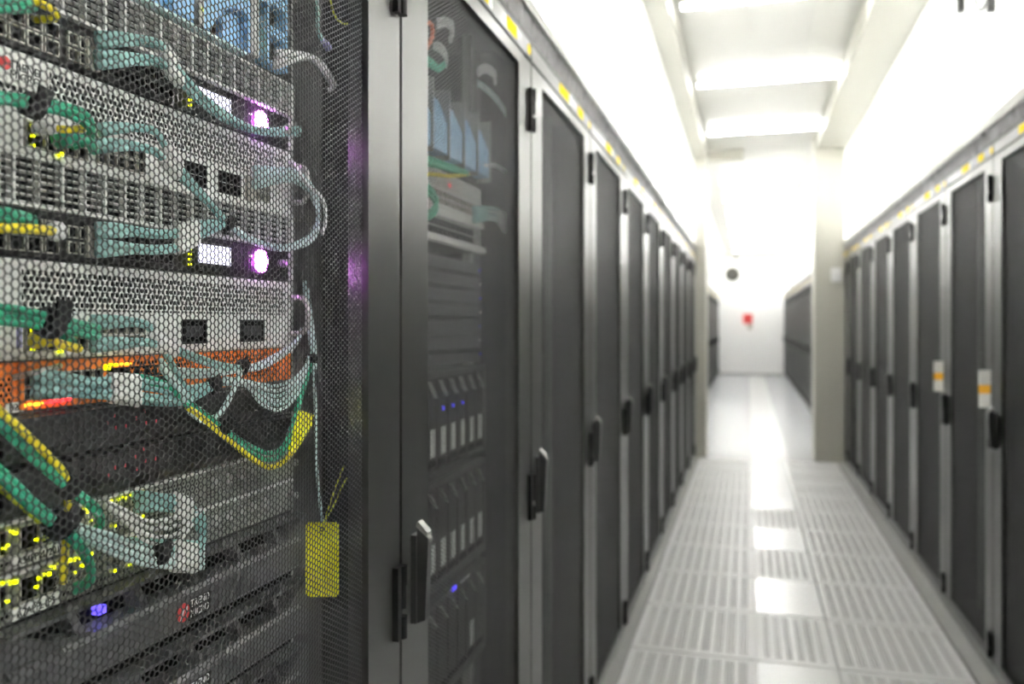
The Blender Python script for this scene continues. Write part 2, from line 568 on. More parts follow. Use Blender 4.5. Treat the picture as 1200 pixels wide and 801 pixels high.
# pillars of the containment frame, beams at the ceiling
structure(MB().box(XL - .02, -.425, 8.86, 9.28, 0, CEIL).build('trim_1', 'cream'))
structure(MB().box(.645, XR + .01, 8.90, 9.28, 0, CEIL).build('trim_2', 'cream'))
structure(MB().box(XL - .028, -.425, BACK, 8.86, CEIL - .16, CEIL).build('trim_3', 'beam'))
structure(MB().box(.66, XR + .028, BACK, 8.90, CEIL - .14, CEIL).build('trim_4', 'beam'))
structure(MB().box(-.425, -.05, 9.38, 9.54, CEIL - .10, CEIL).build('trim_5', 'cream'))
structure(MB().box(-.70, .86, END - .35, END - .15, CEIL - .09, CEIL).build('trim_6', 'cream'))
structure(MB().box(XLF - .02, XLF + .16, 9.34, END - .35, CEIL - .05, CEIL).build('trim_7', 'endwall'))
structure(MB().box(XR - .2, XR + .02, 9.34, END - .35, CEIL - .05, CEIL).build('trim_8', 'endwall'))
# brush seal and rail above each row
def brush_rail(x, s, ya, yb, n):
    structure(MB().box(x - s * .001, x - s * .03, ya, yb, H + .703, H + .716).build('trim_%d' % n, 'black'))
    b = MB()
    z0, z1 = H + .716, H + .780
    rnd = random.Random(n)
    step = .02
    yy = ya
    prev = None
    # bristles as a fringed strip
    while yy < yb:
        d = rnd.uniform(-.004, .004)
        b.add([(x - s * (.012 + d), yy, z0), (x - s * (.012 - d), min(yy + step, yb), z0), (x - s * (.006 + d), min(yy + step, yb), z1), (x - s * (.006 - d), yy, z1),
               (x - s * .03, yy, z0), (x - s * .03, min(yy + step, yb), z0), (x - s * .03, min(yy + step, yb), z1), (x - s * .03, yy, z1)],
              [(0, 1, 2, 3), (7, 6, 5, 4), (0, 3, 7, 4), (1, 5, 6, 2), (3, 2, 6, 7), (0, 4, 5, 1)])
        yy += step
    structure(b.build('trim_%d' % (n + 1), 'brush'))
    structure(MB().prism_y([(x + s * .004, H + .780), (x + s * .004, H + .790), (x - s * .018, RAIL), (x - s * .03, RAIL), (x - s * .03, H + .780)], ya, yb).build('trim_%d' % (n + 2), 'alu'))
brush_rail(XL, 1, Y0 - .09, ROW_END, 9)
brush_rail(XR, -1, Y0 + 3 * PITCH, ROW_END, 12)
brush_rail(XLF, 1, 15.25, END, 15)
brush_rail(XR, -1, 12.01, END, 18)

# ------------------------------------------------------------------ ceiling lights
def lamp(y, x0, x1, label, dm='lamp'):
    t = thing('ceiling_light', label, 'ceiling light', (0, y, CEIL), 'batten lights across the aisle ceiling')
    MB().box(x0, x1, y - .034, y + .034, CEIL - .022, CEIL).build('housing', 'white', t)
    MB().box(x0 + .012, x1 - .012, y - .026, y + .026, CEIL - .040, CEIL - .0225).build('diffuser', dm, t)
    for x in (x0, x1):
        MB().box(x - .006 + (0.006 if x == x0 else -.006), x + .006 + (0.006 if x == x0 else -.006), y - .031, y + .031, CEIL - .044, CEIL - .0215).build('end_cap', 'white', t)
    return t
near_l = [(4.98, 'cut off by the top of the photo'), (6.66, 'the longest fully in view'), (8.38, 'just before the pillars')]
for y, s in near_l:
    lamp(y, -.39, .70, 'lit white batten light on the near ceiling, ' + s)
for k, y in enumerate((11.4, 13.0, 14.6, 16.1, 17.6, 19.1, 20.6, 22.1)):
    lamp(y, -.36, .62, 'lit white batten light beyond the pillars, %s from the pillars' % ORD[k], 'lampfar')

# ------------------------------------------------------------------ racks
def build_rack(PITCH=PITCH):
    """origin at the floor under the middle of its front; +x is the aisle"""
    t = thing('server_rack', 'rack', 'rack', (0, 0, 0), 'black server racks lining the aisle')
    h = PITCH / 2 - .0046
    s0 = PITCH / 2 - .405             # the wide rack keeps its equipment towards its far edge
    dz0, dz1 = .062, H + .652
    MB().box(-1.0, -.035, -h, -h + .012, .055, H + .70).build('side_panel', 'inner', t)
    MB().box(-1.0, -.035, h - .012, h, .055, H + .70).build('side_panel', 'inner', t)
    MB().box(-1.0, -.985, -h + .012, h - .012, .055, H + .70).build('back_panel', 'inner', t)
    MB().box(-.985, -.035, -h + .012, h - .012, H + .685, H + .70).build('top_panel', 'inner', t)
    MB().box(-.985, -.035, -h + .012, h - .012, .055, .07).build('bottom_panel', 'inner', t)
    MB().box(-1.0, -.012, -h, h, 0, .055).build('plinth', 'plinth', t)
    hd = MB().cbox(-.034, 0, -h, h, H + .658, H + .703, .003).build('header', 'rack', t)
    # door
    d = MB().ring(-.032, 0, -h, h, dz0, dz1, .11, 0, .03).build('door', 'rack', t)
    hexsheet('perforated_panel', -.010, -h + .108, h - .108, dz0 + .028, dz1 - .028, .0075, .00655, .0010, 'mesh', d)
    # swing handle on the near edge
    yh = -h + .046
    zb, zt = H - .483, H - .345
    b = MB()
    b.box(.0, .010, yh - .012, yh + .012, zb, zt + .004)                 # back plate
    b.prism_y([(.010, zb), (.024, zb + .006), (.029, zt - .012), (.029, zt), (.010, zt + .016)], yh - .009, yh + .009)
    hn = b.build('swing_handle', 'grip', d)
    c = MB()
    c.prism_y([(.008, zt + .018), (.028, zt + .002), (.028, zt + .009), (.012, zt + .026)], yh - .009, yh + .009)
    c.dome(.024, yh + .001, zt - .002, .007, .009)
    c.build('lock_cylinder', 'alu', d)
    for zz, hh in ((H + .53, .106), (H - .43, .112), (H - 1.26, .10)):
        b = MB()
        yq = h - .012
        b.box(0, .010, yq - .016, yq - .004, zz - hh / 2, zz + hh / 2)
        b.box(0, .006, yq - .004, yq + .011, zz - hh / 2 + .01, zz + hh / 2 - .01)
        b.vcyl(.009, yq + .003, zz - hh / 2, zz - hh / 2 + .034, .0075)
        b.vcyl(.009, yq + .003, zz - .010, zz + .03, .006)
        b.vcyl(.009, yq + .003, zz + hh / 2 - .03, zz + hh / 2, .0075)
        b.build('hinge', 'black', d)
    # stickers on the header
    MB().box(.0, .0006, -.08, .05, H + .668, H + .697, 0).box(.0, .0007, .05, .075, H + .668, H + .697, 1).build('label_sticker', ['sticker', 'paper'], t)
    MB().box(.0, .0006, .19, .27, H + .668, H + .697, 0).build('label_sticker', 'sticker', t)
    MB().disc(.0, .0006, .385, H + .681, .014, 14).build('round_sticker', 'sticker', t)
    # 19 inch rails and the side baffles
    for s in (-1, 1):
        y1 = s0 + s * .252
        MB().box(-.125, -.105, y1 - .012, y1 + .012, .075, H + .68).build('mounting_rail', 'rail', t)
        MB().box(-.14, -.128, min(y1, s * (h - .014)), max(y1, s * (h - .014)), .075, H + .68).build('side_baffle', 'baffle', t)
    return t
proto = build_rack()
def put_rack(o, x, yc, rot, label, group):
    o.location = (x, yc, 0)
    o.rotation_euler = (0, 0, rot)
    o['label'] = label
    o['group'] = group
    WORLD[o.name] = Vector((x, yc, 0))
    return o
wide = build_rack(.90)
racks = []
NEAR = ['black server rack nearest the camera on the left, full of cabled appliances',
        'black server rack second on the left, with blade chassis and a blue unit inside']
for k in range(11):
    o = wide if k == 0 else proto if k == 1 else dup(proto)
    lab = NEAR[k] if k < 2 else 'black mesh door rack, %s from the camera in the left row' % ORD[k]
    racks.append(put_rack(o, XL, Y0 + (k + .5) * PITCH - (.045 if k == 0 else 0), 0, lab, 'racks of the near left row'))
for k in range(8):
    o = dup(proto)
    lab = 'black mesh door rack, %s from the camera in the right row' % ORD[k]
    if k in (1, 0):
        lab = 'black rack with a white and amber tag on its handle, %s' % ('cut by the right edge' if k == 0 else 'second from right edge')
    put_rack(o, XR, Y0 + (k + 3.5) * PITCH, math.pi, lab, 'racks of the near right row')
    if k in (0, 1):
        zt = H - .30
        for ch in o.children:
            if ch.name.startswith('door'):
                d = ch
        yh = -PITCH / 2 + .0475
        b = MB().box(.020, .062, yh - .0010, yh + .0010, H - .345 + .02, H - .345 + .165)
        tg = b.build('handle_tag', 'paper', None); tg.parent = d
        am = MB().box(.0198, .0622, yh - .0014, yh + .0014, H - .345 + .075, H - .345 + .108).build('amber_band', 'amber', None)
        am.parent = d
for k in range(10):
    put_rack(dup(proto), XLF, 15.25 + (k + .5) * PITCH, 0, 'distant black rack past the left pillar, %s from the end wall' % ORD[9 - k], 'racks of the far left row')
for k in range(14):
    put_rack(dup(proto), XR, 12.01 + (k + .5) * PITCH, math.pi, 'distant black rack past the right pillar, %s from the end wall' % ORD[13 - k], 'racks of the far right row')

#@@DEVICES@@
# ------------------------------------------------------------------ appliances in the near rack
D1 = .624
YL, YR = .545, 1.045              # ear to ear
U = .0461
def zu(n):
    return H - .264 + n * U
def yy(px, D=D1):
    return at(px, 379, D).y
def zz(px, py, D=D1):
    return at(px, py, D).z
class Dev:
    def __init__(s, name, label, cat, z0, z1, D=D1, yl=YL, yr=YR, face='silver', depth=.55, group=None, ears=True):
        s.x, s.z0, s.z1, s.yl, s.yr = -D, z0 + .0008, z1 - .0008, yl, yr
        s.t = thing(name, label, cat, (-D, (yl + yr) / 2, s.z0), group)
        MB().box(-D - depth, -D - .0045, yl + .026, yr - .026, s.z0, s.z1).build('chassis', 'inner', s.t)
        MB().cbox(-D - .004, -D, yl, yr, s.z0, s.z1, .0012).build('faceplate', face, s.t)
    def plate(s, name, m, y0, y1, z0, z1, t=.002, b=.0006):
        return MB().cbox(s.x + .0001, s.x + t, y0, y1, z0, z1, b).build(name, m, s.t)
    def hexes(s, y0, y1, z0, z1, m, pitch=.0066, flat=.0051, t=.0022):
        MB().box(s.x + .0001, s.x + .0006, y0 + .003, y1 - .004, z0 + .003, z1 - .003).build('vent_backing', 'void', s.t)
        o = hexsheet('perforated_grille', s.x + t, y0, y1, z0, z1, pitch, flat, .0012, m, s.t, True)
        o['kind'] = 'stuff'
        return o
    def ports(s, name, y0, z0, nx, nz, w=.0145, h=.0125, m='portmetal', dy=None, dz=None, t=.0035, parent=None):
        dy = dy or w + .0012; dz = dz or h + .0012
        b = MB().ring(s.x + .0002, s.x + t, y0, y0 + w, z0, z0 + h, .0014, 0).box(s.x + .0002, s.x + .0008, y0 + .0013, y0 + w - .0013, z0 + .0013, z0 + h - .0013, 1)
        o = b.build(name, [m, 'void'], s.t)
        for i in range(nx):
            for j in range(nz):
                if i or j:
                    again(o, s.t, dy=i * dy, dz=j * dz)
    def led(s, y, z, m='ledy', r=.0012):
        MB().box(s.x + .0002, s.x + .0036, y - r, y + r, z - r, z + r).build('indicator', m, s.t)

# load balancers: louvred top half, black lower half with ports, screen and a round lit emblem
def load_balancer(z0, label):
    d = Dev('load_balancer', label, 'network device', z0, z0 + 2 * U, face='black', group='load balancers in the near rack')
    x, t = d.x, d.t
    za, zb = z0 + U * .98, z0 + 2 * U - .001
    MB().box(x + .0002, x + .0012, YL + .012, YR - .014, za, zb).build('grille_backing', 'void', t)
    MB().ring(x + .0002, x + .010, YL + .008, YR - .010, za, zb, .007, 0, .0028).build('grille_frame', 'slat', t)
    n = 6
    st = (zb - za - .0056) / n
    b = MB().prism_y([(x + .0015, za + .0030), (x + .0080, za + .0030), (x + .0090, za + .0036), (x + .0060, za + .0054), (x + .0015, za + .0054)], YL + .0152, YR - .0172)
    s0 = b.build('slat', 'slat', t)
    for k in range(1, n):
        again(s0, t, dz=k * st)
    r0 = MB().box(x + .0014, x + .0094, YL + .028, YL + .0305, za + .003, zb - .003).build('rib', 'slat', t)
    for k in range(1, 17):
        again(r0, t, dy=k * .0268)
    d.plate('ear', 'slat', YR - .0095, YR - .001, z0 + .002, z0 + 2 * U - .002, .003)
    # ports
    d.ports('port', YL + .010, z0 + .006, 4, 2, .017, .0145, 'portmetal', .0192, .0165)
    d.ports('port', YL + .095, z0 + .008, 3, 2, .0125, .0120, 'portmetal', .0140, .0150)
    d.plate('port_block', 'portmetal', yy(98), yy(112), z0 + .006, z0 + U - .009, .006)
    d.ports('port', yy(114), z0 + .008, 8, 2, .0125, .0120, 'black', .0140, .0150)
    for q in range(5):
        d.led(yy(101) + q * .0042 , z0 + U * .47, 'ledy', .0012)
    for q in range(4):
        d.led(yy(221), z0 + .010 + q * .0058, 'leda' if z0 > H + .2 and q == 3 else 'ledy', .0011)
    y0, y1 = yy(230), yy(268)
    d.plate('screen_frame', 'black', y0 - .004, y1 + .004, z0 + .0105, z0 + .0385, .0025)
    MB().box(x + .0026, x + .0032, y0, y1, z0 + .0135, z0 + .0355).build('lcd_screen', 'lcd', t)
    for q in range(4):
        MB().box(x + .0002, x + .003, y0 + .004 + q * .013, y0 + .011 + q * .013, z0 + .0045, z0 + .0075).build('button', 'grip', t)
    yc, zc = yy(305), z0 + .0245
    MB().disc(x + .0002, x + .0022, yc, zc, .0150, 24).build('emblem_ring', 'logo', t)
    MB().dome(x + .0023, yc, zc, .0108, .0035, 24).build('emblem_lamp', 'logocore', t, smooth=True)
    d.led(yy(292), z0 + .029, 'ledw', .0009)
    k = MB().tube([(x, yy(328), z0 + .0245), (x + .016, yy(328), z0 + .0245)], .0055, 14).build('thumb_screw', 'steel', t)
    return d
load_balancer(zu(11), 'upper of two black louvred units with a round magenta lamp, below the blue chassis')
load_balancer(zu(7), 'lower of two black louvred units with a round magenta lamp, between two silver perforated units')

# silver appliances
def silver_unit(z0, label, kind):
    d = Dev('silver_appliance', label, 'network device', z0, z0 + 2 * U, face='silver', group='silver appliances in the near rack')
    x, t = d.x, d.t
    za, zb = z0 + 2 * U * .46, z0 + 2 * U * .93
    yb = yy(55) if kind == 1 else yy(22)
    d.hexes(yb, YR - .016, za, zb, 'silver')
    if kind == 1:
        d.hexes(YL + .008, yb, za, za + .0205, 'silver')
        MB().disc(x + .0002, x + .0010, yy(5), z0 + 2 * U * .83, .006, 16).build('emblem', 'red', t)
        words('lettering', 'TREND', x + .0002, yy(11), z0 + 2 * U * .80, .0105, 'ink', t)
        words('lettering', 'MICRO', x + .0002, yy(11), z0 + 2 * U * .705, .0105, 'ink', t)
        d.ports('port', yy(204), z0 + .010, 4, 2, .0125, .0125, 'void', .0138, .0140)
        d.ports('port', yy(254), z0 + .010, 4, 2, .0105, .0125, 'void', .0118, .0140)
        d.plate('port_divider', 'silver', yy(251), yy(253), z0 + .008, z0 + .038, .004)
        d.plate('port_block', 'portmetal', yy(287), yy(296), z0 + .008, z0 + .040, .005)
        d.ports('port', yy(297), z0 + .012, 3, 2, .0105, .0115, 'portmetal')
    else:
        d.plate('name_plate', 'white', YL + .010, yy(20), z0 + 2 * U * .80, z0 + 2 * U * .93)
        for a in (213, 281):
            MB().ring(x + .0002, x + .003, yy(a), yy(a + 27), z0 + .010, z0 + .0385, .0022, 0).box(x + .0002, x + .0010, yy(a) + .002, yy(a + 27) - .002, z0 + .012, z0 + .0365, 1).build('module_slot', ['black', 'void'], t)
            MB().box(x + .0011, x + .0022, yy(a) + .006, yy(a + 27) - .006, z0 + .018, z0 + .031).build('slot_cover', 'inner', t)
        MB().box(x + .0002, x + .002, yy(19), yy(24), z0 + .012, z0 + .030).build('slot_mark', 'lilac', t)
    d.ports('port', yy(27), z0 + .008, 2, 1, .022, .024, 'portmetal')
    d.ports('port', yy(62), z0 + .008, 3, 2, .0125, .0125, 'portmetal')
    d.ports('port', yy(112), z0 + .009, 5, 2, .0125, .0125, 'portmetal')
    for q in range(3):
        d.led(yy(36), z0 + .010 + q * .009, 'ledy', .0014)
    d.led(yy(69), z0 + .008, 'ledy', .0020)
    d.led(yy(102), z0 + .030, 'ledy', .0014)
    if kind == 1:
        d.led(yy(291), z0 + .031, 'ledy', .0012)
    # tubular handle at the right ear
    h = MB().tube(spline([(x, YR - .008, z0 + .020), (x + .022, YR - .004, z0 + .022), (x + .028, YR - .003, z0 + .045), (x + .022, YR - .004, z0 + .068), (x, YR - .008, z0 + .070)], 5), .0038, 8)
    h.build('handle', 'steel', t, smooth=True)
silver_unit(zu(9), 'silver perforated unit with a red emblem, upper of two white metal appliances', 1)
silver_unit(zu(5), 'silver perforated unit with two dark square slots, right above the orange switch', 2)

# orange switch
z0 = zu(4)
d = Dev('orange_switch', 'orange perforated network switch crowded with teal cables', 'switch', z0, z0 + U, face='orange')
x, t = d.x, d.t
d.hexes(YL + .006, yy(17), z0 + .006, z0 + U - .010, 'orange', .0052, .0036)
d.hexes(yy(150), yy(326), z0 + U * .56, z0 + U - .003, 'orange', .0056, .0040)
d.hexes(yy(242), yy(326), z0 + .004, z0 + U * .54, 'orange', .0056, .0040)
d.hexes(yy(88), yy(200), z0 + .002, z0 + .010, 'orange', .0050, .0034)
d.ports('port', yy(24), z0 + .0105, 7, 2, .0125, .0115, 'portmetal')
d.ports('port', yy(125), z0 + .0105, 8, 2, .0125, .0115, 'black')
d.plate('port_strip', 'orange', yy(19), yy(23), z0 + .003, z0 + U - .003, .006)
for q in range(8):
    d.led(yy(27) + q * .0058, z0 + .0065, 'leda' if q < 4 else 'ledr', .0013)
for q in range(6):
    d.led(yy(56) + q * .0046, z0 + .0075, 'ledr', .0017)
for q in range(6):
    d.led(yy(128) + q * .0052, z0 + U - .0085, 'ledy' if q < 2 else 'leda', .0013)
d.led(yy(124), z0 + U - .0105, 'ledy', .0026)
MB().tube(spline([(x, yy(15), z0 + U - .014), (x + .018, yy(20), z0 + U - .010), (x + .020, yy(45), z0 + U - .006), (x, yy(70), z0 + U - .006)], 6), .0028, 8).build('handle', 'steel', t, smooth=True)
lb = d.plate('name_label', 'paper', yy(4), yy(25), z0 + .0012, z0 + .0105, .0032)
words('lettering', 'B2 2', x + .0033, yy(7), z0 + .0030, .0088, 'ink', lb)

# black servers below it
for n, (za, lab) in enumerate(((zu(3), 'upper of two plain black servers, directly under the orange switch'), (zu(2), 'lower of two plain black servers, above the grey perforated switches'))):
    d = Dev('server', lab, 'server', za, za + U, face='server')
    x, t = d.x, d.t
    MB().prism_y([(x, za + .003), (x + .010, za + .003), (x + .016, za + .014), (x + .012, za + U - .004), (x, za + U - .003)], YL + .012, YR - .012).build('front_cover', 'server', t)
    MB().box(x + .0002, x + .010, YR - .011, YR - .001, za + .004, za + U - .004).build('latch', 'black', t)
    if True:
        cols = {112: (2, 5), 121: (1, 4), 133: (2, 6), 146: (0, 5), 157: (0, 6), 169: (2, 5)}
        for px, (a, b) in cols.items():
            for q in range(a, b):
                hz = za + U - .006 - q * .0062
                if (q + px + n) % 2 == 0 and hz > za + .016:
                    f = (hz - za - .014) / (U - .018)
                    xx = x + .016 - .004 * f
                    MB().box(xx, xx + .0006, yy(px) - .0010, yy(px) + .0010, hz - .0019, hz + .0019).build('red_mark', 'redmark', t)

# grey perforated switches
def grey_switch(z0, label, text, n):
    d = Dev('grey_switch', label, 'switch', z0, z0 + U, face='greydev', group='grey switches in the near rack')
    x, t = d.x, d.t
    d.hexes(YL + .004, yy(240), z0 + .0015, z0 + .014, 'greydev', .0052, .0036)
    d.hexes(yy(62), yy(240), z0 + .0145, z0 + U - .006, 'greydev', .0052, .0036)
    d.hexes(yy(240), yy(325), z0 + .003, z0 + U - .006, 'greydev', .0046, .0030)
    MB().box(x + .0002, x + .004, YL + .002, YR - .002, z0 + U - .0045, z0 + U - .0012).build('top_trim', 'silver', t)
    d.ports('port', YL + .008, z0 + .0155, 2, 1, .010, .022, 'portmetal')
    d.ports('port', yy(20), z0 + .015, 2, 1, .022, .023, 'portmetal')
    d.ports('port', yy(75), z0 + .0155, 4, 2, .0115, .0105, 'portmetal')
    d.ports('port', yy(118), z0 + .0155, 7, 2, .0115, .0105, 'portmetal')
    for px in (246, 262, 277, 291, 304):
        d.plate('module_latch', 'steel', yy(px), yy(px) + .010, z0 + .020, z0 + .032, .008, .002)
        d.plate('module_latch', 'rail', yy(px) + .0115, yy(px) + .0145, z0 + .008, z0 + .036, .005, .001)
    k = MB().tube([(x, YR - .010, z0 + .023), (x + .014, YR - .010, z0 + .023)], .005, 12).build('thumb_screw', 'steel', t)
    rnd = random.Random(n)
    for px in (2, 6, 11, 16, 40, 44, 49, 55, 60, 76, 80, 85, 89, 94, 99, 104):
        d.led(yy(px), z0 + .030 + rnd.uniform(-.010, .010), 'ledy', rnd.choice((.0010, .0013, .0016)))
    for px in (70, 84, 97, 128, 136, 144, 152, 160, 168):
        d.led(yy(px), z0 + U - .0085, 'ledy', .0014)
    for px in (132, 150, 166):
        d.led(yy(px), z0 + .012, 'ledy', .0013)
    lb = d.plate('tape_label', 'paper', yy(10), yy(66), z0 + .0025, z0 + .0135, .0042)
    words('lettering', text, x + .0043, yy(15), z0 + .0045, .0095, 'ink', lb, .92)
grey_switch(zu(1), 'upper of two grey perforated switches with a white tape label', 'A34PPM1201', 1)
grey_switch(zu(0), 'lower of two grey perforated switches with a white tape label', 'A2APPL1PS', 2)

# servers with a charcoal bezel
def bezel_server(z0, label, k):
    d = Dev('bezel_server', label, 'server', z0, z0 + 2 * U, face='black', group='bezel servers in the near rack')
    x, t = d.x, d.t
    f = .032
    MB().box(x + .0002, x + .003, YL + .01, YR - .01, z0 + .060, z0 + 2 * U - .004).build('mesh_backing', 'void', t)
    # bar bowed outwards, rising into the end pieces
    pr = [(x + .0002, z0 + .021), (x + f - .006, z0 + .021), (x + f, z0 + .027), (x + f + .002, z0 + .056), (x + f - .004, z0 + .063), (x + .0002, z0 + .064)]
    MB().prism_y(pr, YL + .004, YR - .030).build('bezel_bar', 'bezel', t)
    MB().prism_y([(x + f - .0035, z0 + .0632), (x + f + .0005, z0 + .0590), (x + f + .0016, z0 + .0600), (x + f - .0022, z0 + .0645)], YL + .060, YR - .032).build('edge_trim', 'edge', t)
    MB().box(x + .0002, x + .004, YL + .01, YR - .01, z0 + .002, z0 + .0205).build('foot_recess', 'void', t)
    for s in (0, 1):
        y0, y1 = (YR - .030, YR + .004) if s else (YL - .004, YL + .03)
        pe = [(y1, z0 + .010), (y1, z0 + 2 * U - .004), (y1 - .014, z0 + 2 * U - .003), (y0 - .022, z0 + .064), (y0 - .0002, z0 + .021)] if s else \
             [(y0, z0 + .010), (y1 + .0, z0 + .021), (y1 + .075, z0 + .064), (y1 + .03, z0 + .070), (y0 + .014, z0 + 2 * U - .003), (y0, z0 + 2 * U - .004)]
        MB().prism(pe, x + .0002, x + f - .008).build('bezel_end', 'bezel', t)
    MB().box(x + .0002, x + f - .010, YL + .01, YR - .012, z0 + 2 * U - .006, z0 + 2 * U - .002).build('top_rim', 'bezel', t)
    s0 = None
    for q in range(5):
        y = YL + .085 + q * .085
        b = MB().add([(x + f - .008, y, z0 + .064), (x + f - .008, y + .010, z0 + .064), (x + f - .012, y + .000, z0 + 2 * U - .004), (x + f - .012, y - .010, z0 + 2 * U - .004),
                      (x + .004, y, z0 + .064), (x + .004, y + .010, z0 + .064), (x + .004, y, z0 + 2 * U - .004), (x + .004, y - .010, z0 + 2 * U - .004)],
                     [(0, 1, 2, 3), (7, 6, 5, 4), (0, 3, 7, 4), (1, 5, 6, 2), (3, 2, 6, 7), (0, 4, 5, 1)])
        b.build('strut', 'bezel', t)
    xb = x + f + .0012
    yc = at(214, 717, -xb).y
    em = MB().disc(xb, xb + .0014, yc, z0 + 0.0425, .0100, 20).build('emblem', 'red', t)
    MB().prism([(yc - .006, z0 + 0.0355), (yc - .003, z0 + 0.0345), (yc + .001, z0 + 0.0455), (yc - .001, z0 + 0.0475)], xb + .0015, xb + .0018).build('emblem_stripe', 'white', em)
    MB().prism([(yc + .002, z0 + 0.0365), (yc + .004, z0 + 0.0375), (yc + .0065, z0 + 0.0475), (yc + .0045, z0 + 0.0485)], xb + .0015, xb + .0018).build('emblem_stripe', 'white', em)
    MB().box(xb - .0005, xb + .0006, yc + .010, yc + .048, z0 + 0.0300, z0 + 0.0560).build('badge', 'black', t)
    words('lettering', 'TREND', xb + .0008, yc + .012, z0 + 0.0440, .0115, 'white', t, .9)
    words('lettering', 'MICRO', xb + .0008, yc + .012, z0 + 0.0330, .0115, 'white', t, .9)
    if k == 0:
        MB().box(x + .003, x + .012, yy(104), yy(113), z0 + 2 * U - .022, z0 + 2 * U - .014).build('indicator', 'ledb', t)
bezel_server(zu(-2), 'charcoal bezel server with a red round emblem, below the grey switches', 0)
bezel_server(zu(-4), 'charcoal bezel server, second from the grey switches down', 1)
bezel_server(zu(-6), 'charcoal bezel server, lowest one, cut by the bottom of the photo', 2)

# blue moulded chassis at the top
z0 = zu(13) + .001
d = Dev('blue_chassis', 'tall chassis with blue moulded modules and brown arch, top of the nearest rack', 'network device', z0, z0 + 4.4 * U, face='black')
x, t = d.x, d.t
zt = z0 + 4.4 * U - .004
def arch_module(pa, pb):
    """moulded front with a swept arch opening over brown foam and a recessed grip; pa..pb are its ends along the row"""
    q = lambda f: yy(pa + f * (pb - pa))
    ya, yb = q(0), q(1)
    MB().box(x + .0002, x + .0012, ya, yb, z0 + .004, zt).build('arch_backing', 'brown', t)
    arc = [(.15, .004), (.165, .009), (.25, .020), (.35, .030), (.45, .038), (.56, .0445), (.66, .0480), (.76, .0500), (.88, .0505), (.95, .0495), (.96, .004)]
    pts = [(q(f), z0 + dz) for f, dz in arc]
    poly = [(ya, z0 + .004)] + pts + [(yb, z0 + .004), (yb, zt), (ya, zt)]
    # strips keep the concave outline simple
    b = MB()
    b.box(x + .0013, x + .022, ya, pts[0][0], z0 + .004, zt)
    for (p0, p1) in zip(pts[:-1], pts[1:]):
        if p1[0] - p0[0] > 1e-5 and p1[1] > z0 + .0041:
            b.prism([(p0[0], p0[1]), (p1[0], p1[1]), (p1[0], zt), (p0[0], zt)], x + .0013, x + .022)
    b.box(x + .0013, x + .022, pts[-2][0], yb, z0 + .004, zt)
    b.build('arch_panel', 'blue', t)
    MB().prism([(q(.57), z0 + .004), (q(.945), z0 + .004), (q(.945), z0 + .047), (q(.80), z0 + .0475), (q(.57), z0 + .043)], x + .0013, x + .009).build('module_grip', 'blue', t)
arch_module(220, 276)
arch_module(118, 186)
MB().cbox(x + .0002, x + .020, yy(187), yy(212), z0 + .004, zt, .003).build('module_panel', 'blue', t)
for a, b in ((213, 219), (276, 285)):
    MB().cbox(x + .0002, x + .024, yy(a), yy(b), z0 + .002, zt, .001).build('divider', 'rail', t)
d.led(yy(216), z0 + .022, 'ledy', .0012)
MB().box(x + .024, x + .0248, yy(216) - .001, yy(216) + .001, z0 + .020, z0 + .024).build('indicator', 'ledy', t)
for q in range(3):
    MB().box(x + .003, x + .0060, yy(291), yy(291) + .002, z0 + .018 + q * .012, z0 + .021 + q * .012).build('indicator', 'ledy', t)
for a, b in ((z0 + .006, z0 + .050), (z0 + .052, z0 + .092), (z0 + .094, z0 + .134)):
    MB().ring(x + .0002, x + .018, yy(299), yy(324), a, b, .0045, 0, .0050).build('module_cage', 'blue', t)
MB().box(x + .0002, x + .020, YL + .01, yy(275), z0 + .0005, z0 + .0035).build('sill', 'pale', t)

# ------------------------------------------------------------------ appliances in the second rack
D2 = .605
Y2L, Y2R = 1.353, 1.853
def y2(px):
    return at(px, 379, D2).y
d = Dev('blue_chassis', 'blue unit seen dimly in the second rack above the green cables', 'network device', H + .320, H + .47, D2, Y2L, Y2R, 'black')
x, t = d.x, d.t
for k in range(5):
    MB().prism_y([(x + .0002, H + .335), (x + .030, H + .335), (x + .030, H + .395), (x + .010, H + .445), (x + .0002, H + .445)], Y2L + .02 + k * .090, Y2L + .104 + k * .090).build('module_panel', 'blue', t)
    MB().box(x + .0002, x + .034, Y2L + .105 + k * .090, Y2L + .109 + k * .090, H + .325, H + .465).build('divider', 'rail', t)
d = Dev('network_switch', 'pale grey switch in the second rack under the yellow and green cables', 'switch', H + .238, H + .315, D2, Y2L, Y2R, 'silver')
d.hexes(Y2L + .01, Y2R - .02, H + .278, H + .311, 'silver', .0064, .0046)
d.ports('port', Y2L + .03, H + .244, 20, 2, .0145, .013, 'portmetal', .0205, .0150)
d.led(y2(526), H + .290, 'ledr', .0025)
d = Dev('network_switch', 'pale grey switch in the second rack with a white lower edge', 'switch', H + .163, H + .235, D2, Y2L, Y2R, 'greydev')
d.ports('port', Y2L + .03, H + .182, 20, 2, .0145, .013, 'void', .0205, .0170)
d.plate('front_ledge', 'silver', Y2L + .004, Y2R - .004, H + .164, H + .177, .014)
d.plate('front_ledge', 'silver', Y2L + .004, Y2R - .004, H + .221, H + .234, .008)
z = H - .088
for k in range(7):
    d = Dev('server', 'thin dark server in the second rack, %s above the blade chassis' % ORD[k], 'server', z, z + .0325, D2, Y2L, Y2R, 'server', group='thin servers in the second rack')
    d.plate('front_cover', 'bezel', Y2L + .03, Y2R - .03, z + .004, z + .0275, .007, .002)
    d.led(Y2R - .012, z + .017, 'ledw' if k % 2 else 'ledb', .0010)
    z += .0325
